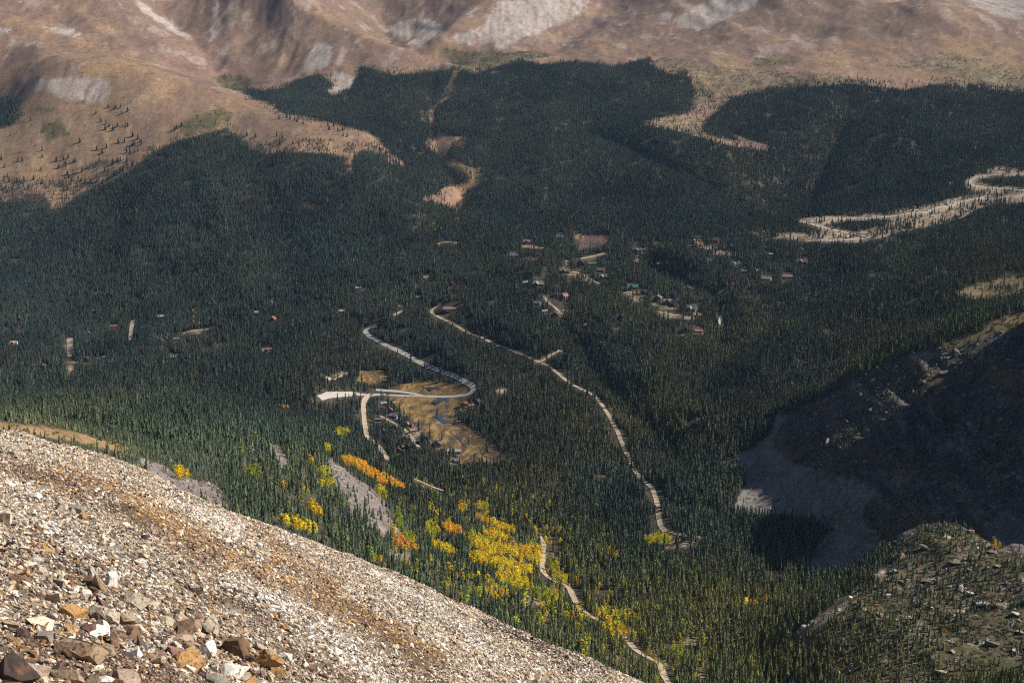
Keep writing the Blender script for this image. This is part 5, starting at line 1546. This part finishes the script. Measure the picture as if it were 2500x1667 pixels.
w_ = bc == WET
bt[w_] = (np.array((0.13, 0.075, 0.03)) * np.exp(rng.normal(0, .6, nb))[:, None])[w_]
w_ = (rng.random(nb) < 0.14) & (bc != FOREST)
bt[w_] = np.array((0.20, 0.11, 0.03)) * np.exp(rng.normal(0, .3, w_.sum()))[:, None]
w_ = (rng.random(nb) < 0.4) & (bs[:, 1] < 1350) & np.isin(bc, [FOREST, TALUS, DRYGRASS])
bt[w_] = np.array((0.17, 0.165, 0.03)) * np.exp(rng.normal(0, .3, w_.sum()))[:, None]
bsz = rng.uniform(1.4, 3.2, nb) * np.where(bs[:, 1] > 2600, 1.7, 1.0) * np.where(bc == WET, .8, 1.0)
scatter_object("undergrowth", C_shrub, np.stack([bs[:, 0], bs[:, 1], bz], 1), np.stack([np.zeros(nb), np.zeros(nb), rng.uniform(0, 6.28, nb)], 1),
               np.stack([bsz, bsz, bsz * rng.uniform(.5, .9, nb)], 1), bt, rng.integers(0, 4, nb))
print("bushes", nb)
# ------------------------------------------------------------------ the scree slope in front
sil = np.array(SCREE_SIL, float)
EYE = 2.4
def rs_of(u):
    return np.interp(u, [-0.40, -0.30, -0.1, 0.1, 0.3], [52, 60, 68, 66, 62])
sil_u, sil_t = [], []
for (a, b_) in SCREE_SIL:
    tx, tz = ray(a, b_); sil_u.append(float(tx)); sil_t.append(-float(tz))
fit = np.polyfit(sil_u, sil_t, 4)
def scree_t(u):
    uc = np.clip(u, sil_u[0], sil_u[-1])
    sm = np.interp(uc, sil_u, sil_t)
    return 0.5 * sm + 0.5 * np.polyval(fit, uc) + (u - uc) * 0.62 + 0.0055 - (u + 0.13) * 0.012
def scree_base(x, y):
    u = x / y
    rs = rs_of(u); t = scree_t(u)
    k = 2 * EYE / rs
    q = k * k / (4 * EYE)
    yy = np.minimum(y, 150)
    z = -EYE - (t - k) * yy - q * yy * yy
    return z - np.maximum(y - 150, 0) * ((t - k) + 2 * q * 150)
def scree_z(x, y):
    return (scree_base(x, y) + 0.16 * fbm(x / 1.7, y / 2.3, 4, 401) * np.clip(y / 20, .5, 1.6) + 0.30 * fbm(x / 7 + y / 16, y / 11, 3, 405))
su = np.concatenate([np.linspace(-0.95, -0.42, 20)[:-1], np.linspace(-0.42, 0.16, 420), np.linspace(0.165, 0.9, 30)])
sd = np.concatenate([np.exp(np.linspace(math.log(1.2), math.log(120), 420)), np.linspace(122, 345, 60)])
SU, SD = np.meshgrid(su, sd)
SX, SY = SU * SD, SD
SZ = scree_z(SX, SY)
SPX, SPY = project(SX, SY, SZ)
def seg_dist(px, py, line):
    best = np.full(np.shape(px), 1e9)
    for a, b_ in zip(line[:-1], line[1:]):
        dx, dy = b_[0] - a[0], b_[1] - a[1]
        t = np.clip(((px - a[0]) * dx + (py - a[1]) * dy) / (dx * dx + dy * dy), 0, 1)
        best = np.minimum(best, np.hypot(px - a[0] - t * dx, py - a[1] - t * dy))
    return best
# streaks of differing stone run straight down the slope; where they lie, from the photograph
STREAKS = [  # kind, half width px, weight, line
 ('rust', 26, .62, [(340,1239),(440,1292),(554,1358),(664,1412),(774,1462),(890,1515),(1012,1570),(1060,1600)]),
 ('rust', 14, .45, [(150,1150),(260,1185),(340,1225),(430,1290)]),
 ('rust', 14, .6, [(800,1450),(870,1490),(960,1540)]),
 ('rust', 22, .55, [(620,1300),(720,1372),(800,1425)]),
 ('brown', 30, .45, [(120,1165),(230,1210),(330,1265),(430,1330),(520,1375)]),
 ('brown', 18, .5, [(780,1430),(850,1480),(930,1530),(990,1580),(1040,1640)]),
 ('brown', 14, .55, [(0,1130),(90,1160),(180,1200)]),
 ('dark', 16, .6, [(1190,1520),(1270,1550),(1360,1590),(1480,1640)]),
 ('dark', 9, .5, [(1240,1530),(1300,1570),(1400,1640)]),
 ('dark', 12, .45, [(520,1420),(600,1480),(660,1520)]),
 ('brown', 24, .5, [(640,1560),(760,1610),(850,1670)]),
 ('white', 20, .8, [(120,1290),(200,1340),(300,1400),(380,1440)]),
 ('white', 26, .7, [(560,1420),(640,1450),(740,1510),(850,1600),(950,1667)]),
 ('white', 16, .6, [(420,1220),(520,1262),(640,1330)]),
 ('white', 14, .6, [(900,1400),(1000,1450),(1120,1530),(1200,1600)]),
]
STONE = {'cream': (0.54,0.45,0.34), 'white': (0.66,0.615,0.55), 'tan': (0.38,0.275,0.185), 'grey': (0.27,0.245,0.205), 'brown': (0.19,0.122,0.080), 'rust': (0.39,0.225,0.09), 'dark': (0.075,0.055,0.05), 'plum': (0.15,0.095,0.085), 'pink': (0.40,0.295,0.225)}
def stone_kind(px, py, x, y, r):
    """name of the stone at a place: weights by streak and by the dark, coarse ground at the lower left"""
    names = ['cream', 'white', 'tan', 'grey', 'brown', 'rust', 'dark', 'plum', 'pink']
    w = np.zeros(px.shape + (9,))
    w[..., 0] = .34; w[..., 1] = .19; w[..., 2] = .17; w[..., 3] = .17; w[..., 4] = .07; w[..., 5] = .04; w[..., 6] = .03; w[..., 7] = .02; w[..., 8] = .02
    wob = 10 * fbm(x / 2.2, y / 5, 3, 431)
    for kind, wid, wt, line in STREAKS:
        f = wt * np.exp(-((seg_dist(px, py, line) + wob) / wid) ** 2)
        j = names.index(kind)
        w *= (1 - 0.85 * f)[..., None]
        w[..., j] += f * 0.8
        if kind == 'rust':
            w[..., 2] += f * .25; w[..., 4] += f * .15
        if kind == 'brown':
            w[..., 7] += f * .2; w[..., 5] += f * .12
    near = np.clip(1.45 - np.hypot((px - 80) / 560, (py - 1667) / 290), 0, 1) * (0.55 + 1.1 * fbm(x / 1.3, y / 2, 3, 433))
    near = np.clip(near, 0, 1)
    w *= (1 - 0.75 * near)[..., None]
    w[..., 4] += near * .26; w[..., 5] += near * .08; w[..., 7] += near * .18; w[..., 2] += near * .14; w[..., 6] += near * .10; w[..., 3] += near * .06
    cw = np.cumsum(w / w.sum(-1, keepdims=True), -1)
    k = (r[..., None] > cw).sum(-1)
    return np.clip(k, 0, 8), names
kind_id, KN = stone_kind(SPX, SPY, SX, SY, vnoise(SX / .25, SY / .35, 441))
stone_arr = np.array([STONE[k] for k in KN]) * 1.12
SCOL = stone_arr[kind_id] * 0.34 + np.array((0.085, 0.064, 0.045)) * 0.66
SCOL *= (1 + .35 * fbm(SX / .4, SY / .6, 3, 443))[..., None]
scree = bpy.data.objects.new("scree_ground", grid_mesh("scree_ground", SX, SY, SZ, SCOL))
scree.data.materials.append(ground_material("scree_gravel", 16.0, 1.0, 0.06, 0.7))
scree["kind"] = "structure"
COL.objects.link(scree)

# stone shapes: blocks and shards split along flat planes
def shard(seed, cuts, dims, rough=0.0):
    r = random.Random(seed)
    bm = bmesh.new()
    for k in range(r.randint(11, 16)):
        d = Vector((r.gauss(0, 1), r.gauss(0, 1), r.gauss(0, 1))).normalized()
        p_ = 0.55 / max(abs(d.x), abs(d.y), abs(d.z)) * r.uniform(.55, 1.0)
        p_ = min(p_, 0.66)
        bm.verts.new((d.x * p_ * dims[0], d.y * p_ * dims[1], d.z * p_ * dims[2]))
    bmesh.ops.convex_hull(bm, input=bm.verts[:])
    bmesh.ops.delete(bm, geom=[v for v in bm.verts if not v.link_faces], context='VERTS')
    for k in range(cuts):
        nrm = Vector((r.gauss(0, 1), r.gauss(0, 1), r.gauss(0, .7))).normalized()
        ext = max(abs(nrm.dot(v.co)) for v in bm.verts)
        res = bmesh.ops.bisect_plane(bm, geom=bm.verts[:] + bm.edges[:] + bm.faces[:], plane_co=nrm * ext * r.uniform(.45, .82), plane_no=nrm, clear_outer=True)
        ed = [e for e in res['geom_cut'] if isinstance(e, bmesh.types.BMEdge)]
        if ed:
            try:
                bmesh.ops.contextual_create(bm, geom=ed)
            except Exception:
                pass
    if rough:
        bmesh.ops.triangulate(bm, faces=bm.faces[:])
        bmesh.ops.subdivide_edges(bm, edges=[e for e in bm.edges if e.calc_length() > 0.3], cuts=2, use_grid_fill=True)
        for v in bm.verts:
            v.co += v.co.normalized() * r.uniform(-rough, rough)
    bmesh.ops.recalc_face_normals(bm, faces=bm.faces[:])
    return bm
def stone_material(name, lichen, k_=1.0):
    m_, nt, b = new_mat(name, 0.85)
    at = nd(nt, "ShaderNodeAttribute", attribute_name="tint", attribute_type='INSTANCER')
    tc = nd(nt, "ShaderNodeTexCoord")
    no = nd(nt, "ShaderNodeTexNoise"); no.inputs["Scale"].default_value = 3.2 * k_; no.inputs["Detail"].default_value = 7; no.inputs["Roughness"].default_value = 0.7
    nt.links.new(tc.outputs["Object"], no.inputs["Vector"])
    mr = nd(nt, "ShaderNodeMapRange"); mr.inputs[1].default_value = 0.3; mr.inputs[2].default_value = 0.7; mr.inputs[3].default_value = 0.72; mr.inputs[4].default_value = 1.35
    nt.links.new(no.outputs["Fac"], mr.inputs[0])
    mx = nd(nt, "ShaderNodeVectorMath", operation='SCALE')
    nt.links.new(at.outputs["Color"], mx.inputs[0]); nt.links.new(mr.outputs[0], mx.inputs["Scale"])
    n2_ = nd(nt, "ShaderNodeTexNoise"); n2_.inputs["Scale"].default_value = 7.5 * k_; n2_.inputs["Detail"].default_value = 5
    nt.links.new(tc.outputs["Object"], n2_.inputs["Vector"])
    cr = nd(nt, "ShaderNodeValToRGB"); cr.color_ramp.elements[0].position = 0.56; cr.color_ramp.elements[1].position = 0.66
    nt.links.new(n2_.outputs["Fac"], cr.inputs[0])
    mixn = nd(nt, "ShaderNodeMix", data_type='RGBA')
    sc_ = nd(nt, "ShaderNodeMath", operation='MULTIPLY'); sc_.inputs[1].default_value = lichen
    nt.links.new(cr.outputs[0], sc_.inputs[0]); nt.links.new(sc_.outputs[0], mixn.inputs["Factor"])
    nt.links.new(mx.outputs[0], mixn.inputs["A"]); mixn.inputs["B"].default_value = (0.085, 0.060, 0.042, 1)
    n3_ = nd(nt, "ShaderNodeTexNoise"); n3_.inputs["Scale"].default_value = 2.3; n3_.inputs["Detail"].default_value = 4
    nt.links.new(tc.outputs["Object"], n3_.inputs["Vector"])
    c3 = nd(nt, "ShaderNodeValToRGB"); c3.color_ramp.elements[0].position = 0.57; c3.color_ramp.elements[1].position = 0.68
    nt.links.new(n3_.outputs["Fac"], c3.inputs[0])
    s3 = nd(nt, "ShaderNodeMath", operation='MULTIPLY'); s3.inputs[1].default_value = 0.4
    nt.links.new(c3.outputs[0], s3.inputs[0])
    mix3 = nd(nt, "ShaderNodeMix", data_type='RGBA'); nt.links.new(s3.outputs[0], mix3.inputs["Factor"])
    nt.links.new(mixn.outputs["Result"], mix3.inputs["A"]); mix3.inputs["B"].default_value = (0.36, 0.17, 0.05, 1)
    nt.links.new(mix3.outputs["Result"], b.inputs["Base Color"])
    bp = nd(nt, "ShaderNodeBump"); bp.inputs["Strength"].default_value = 0.5; bp.inputs["Distance"].default_value = 0.06
    nt.links.new(no.outputs["Fac"], bp.inputs["Height"]); nt.links.new(bp.outputs[0], b.inputs["Normal"])
    return m_
M_stone_f = stone_material("scree_stone", 0.55)
M_stone_b = stone_material("boulder_stone", 0.9, 1.7)
def bm_mesh(name, bm, mats):
    me = bpy.data.meshes.new(name); bm.to_mesh(me); bm.free()
    for m_ in mats: me.materials.append(m_)
    return me
small = []
for k in range(14):
    r = random.Random(700 + k)
    small.append(variant("stone_shape", bm_mesh("stone_shape", shard(700 + k, r.randint(3, 6), (r.uniform(.8, 1.3), r.uniform(.5, .9), r.uniform(.25, .6))), [M_stone_f])))
C_stone = shapes_collection("stone_shapes", small)

def slope_euler(n_, spread):
    """lie along the slope, tipped at random"""
    out = np.empty((n_, 3))
    q = Vector((0, 0, 1)).rotation_difference(Vector((.50, .36, .79)))
    for k in range(n_):
        e = Euler((random.gauss(0, spread), random.gauss(0, spread), random.uniform(0, 6.283)))
        out[k] = (q @ e.to_quaternion()).to_euler()
    return out
pool_rot = slope_euler(4000, 0.42)
# stones strewn so that they are spaced alike as seen: dense near the viewer, sparser and larger beyond
pos_l, size_l = [], []
def strew(d0, d1, dens, lo, hi, power):
    area = (0.16 + 0.42) / 2 * (d1 * d1 - d0 * d0)
    n_ = int(area * dens)
    y = np.sqrt(rng.random(n_) * (d1 * d1 - d0 * d0) + d0 * d0)
    u = rng.uniform(-.42, .16, n_)
    s_ = lo * (hi / lo) ** (rng.random(n_) ** power)
    pos_l.append(np.stack([u * y, y], 1)); size_l.append(s_)
strew(5.5, 12, 1500, .013, .048, 1.5)
strew(12, 22, 700, .02, .066, 1.6)
strew(22, 40, 310, .03, .10, 1.7)
strew(40, 80, 140, .045, .125, 1.7)
strew(80, 115, 18, .08, .18, 1.6)
strew(6, 14, 22, .05, .14, 2.4)
strew(12, 30, 8, .07, .21, 2.4)
strew(30, 70, 2.0, .11, .25, 2.2)
nb_ = 240      # coarse blocks heaped at the lower left
yb = rng.uniform(7.5, 15, nb_); ub = np.clip(rng.normal(-.26, .07, nb_), -.37, -.08)
pos_l.append(np.stack([ub * yb, yb], 1)); size_l.append(.07 * (3.6) ** (rng.random(nb_) ** 1.6) * yb / 11)
STN = np.concatenate(pos_l); SS = np.concatenate(size_l)
spz = scree_z(STN[:, 0], STN[:, 1])
qx, qy = project(STN[:, 0], STN[:, 1], spz)
ok = (qx > -60) & (qx < 1800) & (qy < 1760)
# finer gravel in the rust and brown streaks
fine_m = np.zeros(len(STN))
for kind, wid, wt, line in STREAKS:
    if kind in ('rust', 'brown'):
        fine_m = np.maximum(fine_m, wt * np.exp(-(seg_dist(qx, qy, line) / wid) ** 2))
SS *= 1 - 0.5 * fine_m
coarse_m = np.clip(1.2 - np.hypot((qx - 250) / 560, (qy - 1667) / 230), 0, 1)
SS = np.where(SS > 0.12 * np.maximum(1, STN[:, 1] / 30), SS * (0.68 + 0.45 * np.clip(coarse_m * 1.4, 0, 1)), SS)
STN, SS, spz, qx, qy = STN[ok], SS[ok], spz[ok], qx[ok], qy[ok]
sk, _ = stone_kind(qx, qy, STN[:, 0], STN[:, 1], rng.random(len(STN)))
stint = stone_arr[sk] * np.exp(rng.normal(0, .2, len(STN)))[:, None]
apparent = SS * F_PX / STN[:, 1]
# the stones that show largest stand as objects of their own
HERO = [ # px, py, width px, height ratio, stone, shape seed, words
 (510,1582,66,.95,'white',901,'bright white block with a black hollow on its right side'),
 (578,1572,96,.95,'brown',902,'big brown mottled boulder shaped like a tent'),
 (652,1612,74,.9,'rust',903,'split orange boulder with a black hollow'),
 (452,1606,92,.85,'rust',904,'rust and brown boulder left of the white block'),
 (448,1560,64,.9,'pink',905,'pinkish grey slab leaning behind the rust boulder'),
 (205,1585,150,.55,'tan',906,'long tan lichen covered boulder at the lower left'),
 (222,1528,78,.5,'plum',907,'dark plum slab lying below the orange slabs'),
 (172,1492,84,.4,'rust',908,'flat orange slab pointing left'),
 (205,1486,44,.7,'rust',909,'upright orange shard touching the flat orange slab'),
 (268,1508,70,.6,'cream',910,'cream block with a dark hollow below it'),
 (28,1632,110,.9,'dark',911,'near black lichen spotted stone in the bottom left corner'),
 (22,1690,120,.6,'brown',912,'brown stone under the black lichen spotted one'),
 (100,1640,90,.5,'pink',913,'pinkish brown slab right of the corner stone'),
 (160,1650,84,.45,'tan',914,'tan ridge shaped slab at the bottom edge'),
 (262,1664,70,.5,'white',915,'white rounded stone cut by the bottom edge'),
 (220,1418,54,.6,'brown',916,'orange brown humped block on the left slope'),
 (90,1368,46,.6,'white',917,'white pointed shard high on the left slope'),
 (345,1376,46,.45,'white',918,'white flat slab lying alone in the middle of the slope'),
 (50,1412,60,.7,'brown',919,'brown block among dark stones near the left edge'),
 (140,1425,58,.5,'grey',920,'olive grey flat slab on the left slope'),
 (110,1556,60,.45,'grey',921,'grey green pointed slab near the left edge'),
 (30,1520,50,.7,'tan',922,'speckled tan stone near the left edge'),
 (430,1540,46,.6,'dark',923,'thin black stick shaped stone standing behind the slabs'),
 (480,1530,50,.5,'tan',924,'tan flat stone with a shaded front'),
 (560,1640,84,.4,'white',925,'white speckled slab below the brown tent boulder'),
 (700,1602,50,.55,'white',926,'white slab right of the split orange boulder'),
 (520,1660,60,.5,'grey',927,'pale green stone at the bottom edge'),
 (630,1330,26,.8,'white',928,'small white triangular shard by the orange streak'),
 (478,1440,44,.7,'grey',929,'grey block with a lit edge in mid slope'),
 (190,1245,46,.6,'grey',930,'grey flat block on the upper left slope'),
 (150,1240,40,.8,'cream',931,'cream upright block on the upper left slope'),
 (12,1265,44,.9,'cream',932,'cream block at the left edge'),
 (85,1210,40,.6,'white',933,'white slab on the upper left slope'),
 (200,1262,26,.7,'rust',934,'small pinkish orange block on the upper left slope'),
 (320,1505,44,.8,'white',935,'tall white shard in the lower left slope'),
 (60,1545,40,.8,'dark',936,'black stone near the left edge'),
 (300,1655,90,.45,'pink',937,'broad pinkish stone at the bottom edge'),
]
order = np.argsort(-np.where((qx > 0) & (qx < 1560) & (qy < 1660) & (qy > 1040), apparent, 0))
N_ROCK = 300 - len(HERO)
pick_r = []
tk = np.zeros((900, 900), int)
for k in order:
    g = int(qy[k] / 14), int(qx[k] / 14)
    if tk[g] >= 1: continue
    tk[g] += 1; pick_r.append(k)
    if len(pick_r) >= N_ROCK: break
rest = np.ones(len(STN), bool); rest[pick_r] = False
nS = int(rest.sum())
print("stones", nS)
ang = pool_rot[rng.integers(0, 4000, nS)]
jit = rng.uniform(.75, 1.3, (nS, 3))
scatter_object("scree_stones", C_stone, np.stack([STN[rest, 0], STN[rest, 1], spz[rest] + SS[rest] * .06], 1), ang, SS[rest, None] * 1.35 * jit, stint[rest], rng.integers(0, 14, nS))
med = []
for k in range(22):
    r = random.Random(800 + k)
    med.append(bm_mesh("rock", shard(800 + k, r.randint(4, 7), (r.uniform(.9, 1.4), r.uniform(.5, 1.0), r.uniform(.25, .65)), 0.03), [M_stone_b]))
SWORD = {'cream': 'cream coloured', 'white': 'chalk white', 'tan': 'tan', 'grey': 'grey', 'brown': 'brown', 'rust': 'rust orange', 'dark': 'near black', 'plum': 'dark plum', 'pink': 'pinkish'}
def rock(name, label, loc, size, rot, tint_, me, group=None):
    o = bpy.data.objects.new(name, me)
    o.location = loc; o.scale = size; o.rotation_euler = rot
    o["label"] = label; o["category"] = "rock"
    if group: o["group"] = group
    o["tint"] = [float(q) for q in tint_]
    COL.objects.link(o)
def hit_scree(px, py):
    tx, tz = ray(px, py)
    d = np.exp(np.linspace(math.log(1.5), math.log(110), 1500))
    z = scree_z(tx * d, d)
    k = np.nonzero(z >= tz * d)[0]
    k = k[0] if len(k) else 1400
    return float(tx * d[k]), float(d[k]), float(z[k])
hero_w = []
for (hx, hy, wpx_, rat, kind, seed, words) in HERO:
    x, y, z = hit_scree(hx, hy + wpx_ * rat * 0.3)
    s_ = wpx_ * y / F_PX
    r = random.Random(seed)
    bm = shard(seed, r.randint(6, 9), (1.0, r.uniform(.7, .95), rat), 0.014)
    me = bm_mesh("rock", bm, [M_stone_b])
    thin = kind == 'dark' and 'stick' in words
    size = (s_ * .3, s_ * .3, s_ * 1.5) if thin else (s_ * 1.22,) * 3
    rock("rock", words, (x, y, z + s_ * rat * .22), size, (r.gauss(0, .2) + (0.5 if thin else 0), r.gauss(.12, .15), r.gauss(0, .35)), np.array(STONE[kind]) * r.uniform(.9, 1.1), me, "large boulders of the scree")
    hero_w.append((hx, hy, words))
ROCKNAMES = [(578,1572,"the brown tent boulder"),(510,1582,"the white block"),(205,1585,"the long tan boulder"),(172,1492,"the flat orange slab"),(28,1632,"the black corner stone"),(652,1612,"the split orange boulder"),(345,1376,"the lone white slab"),
 (220,1418,"the orange brown humped block"),(190,1245,"the grey flat block high on the left"),(12,1265,"the cream block at the left edge"),(630,1330,"the small white triangular shard"),(90,1368,"the white pointed shard"),(478,1440,"the grey block in mid slope"),
 (760,1400,"the middle of the orange streak"),(520,1262,"the upper end of the orange streak"),(960,1530,"the lower end of the orange streak"),(100,1080,"the top left crest of the scree"),(420,1185,"the crest above the aspens"),(1200,1520,"the dark streak low on the slope"),(900,1640,"the bottom edge below the orange streak"),(800,1560,"the white rubble band"),(1000,1430,"the lower crest of the scree")]
for n_, k in enumerate(pick_r):
    d = [(math.hypot(qx[k] - a, qy[k] - b_), a, b_, w_) for a, b_, w_ in ROCKNAMES]
    d.sort()
    dd, a, b_, w_ = d[0]
    dx, dy = qx[k] - a, qy[k] - b_
    rel = ("above" if dy < 0 else "below") if abs(dy) > abs(dx) else ("left of" if dx < 0 else "right of")
    near_ = "close" if dd < 45 else "somewhat" if dd < 110 else "well"
    if rel in ("left of", "right of") and near_ == "close": near_ = "just"
    if near_ == "close": near_ = "just"
    j = rng.uniform(.8, 1.25, 3)
    shp = "slab" if j[2] < .95 else "upright block" if j[2] > 1.12 else "angular block"
    mi_ = int(rng.integers(0, 22))
    rock("rock", "%s %s %s %s %s" % (SWORD[KN[sk[k]]], shp, near_, rel, w_), (STN[k, 0], STN[k, 1], spz[k] + SS[k] * .12), tuple(SS[k] * 1.35 * j), tuple(pool_rot[int(rng.integers(0, 4000))]), stint[k], med[mi_], "larger stones of the scree")

# boulders and slabs on the lower right bench and talus blocks
M_gran = stone_material("bench_granite", 0.35)
slabm = []
for k in range(10):
    r = random.Random(950 + k)
    slabm.append(bm_mesh("boulder", shard(950 + k, r.randint(6, 9), (1.25, .85, r.uniform(.32, .6)), 0.02), [M_gran]))
SLABS = [(2185,1392,34,'white','square topped'),(2168,1450,26,'white','pale, left of the square topped boulder'),(2085,1470,22,'grey','grey, on the left rim of the bench'),(2258,1416,44,'grey','wide grey'),(2270,1412,30,'cream','cream, beside the wide grey one'),(2200,1418,26,'grey','low grey'),(2370,1448,36,'white','white, alone in the middle of the bench'),(2330,1370,34,'grey','domed grey'),(2366,1388,26,'grey','small domed'),
 (2400,1474,52,'white','long white'),(2440,1478,46,'grey','long grey'),(2480,1495,40,'white','bright white near the right edge'),(2460,1420,30,'grey','grey'),(2240,1468,36,'grey','flat grey'),(2300,1490,32,'tan','tan'),(2150,1500,28,'grey','grey, above the rocky step'),(2220,1505,26,'white','small white'),(2300,1638,36,'cream','cream, low in the corner'),(2420,1570,44,'grey','weathered'),(2480,1585,34,'white','white'),
 (1930,1548,40,'grey','grey, on the rocky step'),(1965,1528,30,'white','white, on the rocky step'),(1990,1515,26,'grey','small grey, on the rocky step'),(1935,1598,34,'grey','grey, below the rocky step'),(2310,1310,30,'cream','cream, at the top of the bench'),(2260,1335,30,'grey','grey, at the top left of the bench'),(2200,1352,26,'tan','tan, on the top left rim'),(2420,1345,30,'grey','grey, near the shaded chute'),(2370,1295,28,'pink','pinkish, on the top rim'),
 (2130,1600,22,'grey','grey, among the lower spruces'),(2060,1558,20,'cream','cream, among the lower spruces'),(2350,1540,34,'grey','grey, right of the lower spruces'),(2270,1560,26,'pink','pinkish, among the lower spruces'),(2490,1540,30,'cream','cream, at the right edge'),(2440,1380,26,'cream','cream, below the shaded chute')]
for n_, (a, b_, wpx_, kind, words) in enumerate(SLABS):
    h = hit(a, b_ + 4)
    if not h: continue
    s_ = wpx_ * h[1] / F_PX
    r = random.Random(n_)
    words = words if ',' in words else words + ' and broad'
    rock("boulder", "%s granite boulder%s on the lower right rocky bench" % tuple((words.split(',')[0].replace(' and broad', ''), (',' + words.split(',', 1)[1] + ',') if ',' in words else '')), (h[0], h[1], h[2] + s_ * .1), (s_, s_ * 1.1, s_ * .6), (r.gauss(0, .12), r.gauss(0, .12), r.uniform(0, 6.28)), np.array(STONE[kind]) * .62, slabm[n_ % 10], "granite boulders on the bench")
tb = []
for (d0, d1, s_) in [(560, 1000, 1.9), (1000, 1500, 1.9)]:
    gx, gy = np.meshgrid(np.arange(u0 * d1, u1 * d1, s_), np.arange(d0, d1, s_))
    gx = gx + rng.uniform(-.5, .5, gx.shape) * s_; gy = gy + rng.uniform(-.5, .5, gy.shape) * s_
    tb.append(np.stack([gx.ravel(), gy.ravel()], 1)[np.abs((gx / gy).ravel()) < .43])
tb = np.concatenate(tb); tz_ = ground_z(tb[:, 0], tb[:, 1])
qx, qy = project(tb[:, 0], tb[:, 1], tz_)
bc = lookup(cls, qx + 5 * fbm(tb[:, 0] / 20, tb[:, 1] / 30, 2, 501), qy)
pb = np.where(bc == TALUS, .55, np.where(bc == BENCH, .10, np.where(bc == CLIFF, .16, np.where(bc == DRYGRASS, .03, 0))))
pb *= np.clip(1 + 2 * fbm(tb[:, 0] / 15, tb[:, 1] / 22, 3, 503), .1, 2)
kb = (rng.random(len(tb)) < pb) & ((tz_ + 3) / tb[:, 1] > horizon_at(tb[:, 0], tb[:, 1])) & (qx > -40) & (qx < 2540) & (qy < 1700) & ~(lookup(screemask, qx, qy - 8) & (qx < 1640))
tb, tz_, bc = tb[kb], tz_[kb], bc[kb]
nb = len(tb); print("talus", nb)
bsz = np.exp(rng.normal(.0, .5, nb)) * np.where(bc == CLIFF, 2.6, 1.0) * np.where(bc == BENCH, 1.7, 1.0)
tt = np.where((bc == CLIFF)[:, None], np.array((0.16, 0.14, 0.125)), np.array((0.29, 0.255, 0.23))) * np.exp(rng.normal(0, .25, nb))[:, None]
scatter_object("talus_blocks", C_stone, np.stack([tb[:, 0], tb[:, 1], tz_], 1), rng.normal(0, .35, (nb, 3)) + np.stack([np.zeros(nb), np.zeros(nb), rng.uniform(0, 6.28, nb)], 1), bsz[:, None] * rng.uniform(.8, 1.4, (nb, 3)), tt, rng.integers(0, 14, nb))

# ------------------------------------------------------------------ things that still read alike are told apart by their order in the view
ORD = ["first", "second", "third", "fourth", "fifth", "sixth", "seventh", "eighth", "ninth", "tenth"]
same = {}
for o in COL.objects:
    if o.parent is None and "label" in o and "category" in o:
        same.setdefault(o["label"], []).append(o)
for lab, os_ in same.items():
    if len(os_) < 2:
        continue
    os_.sort(key=lambda o: o.location.x / max(o.location.y, 0.1))
    for k, o in enumerate(os_):
        o["label"] = "%s, %s from left" % (lab, ORD[k] if k < 10 else "%dth" % (k + 1) if (k + 1) % 10 > 3 or 10 < k + 1 < 14 else "%d%s" % (k + 1, {1: "st", 2: "nd", 3: "rd", 0: "th"}[(k + 1) % 10])) if k else "%s, leftmost one" % lab
    for o in os_:
        for w_ in (" just", " somewhat", " well", " coloured"):
            if len(o["label"].split()) > 16: o["label"] = o["label"].replace(w_, "", 1)
        if len(o["label"].split()) > 16: print("LONG", o["label"])
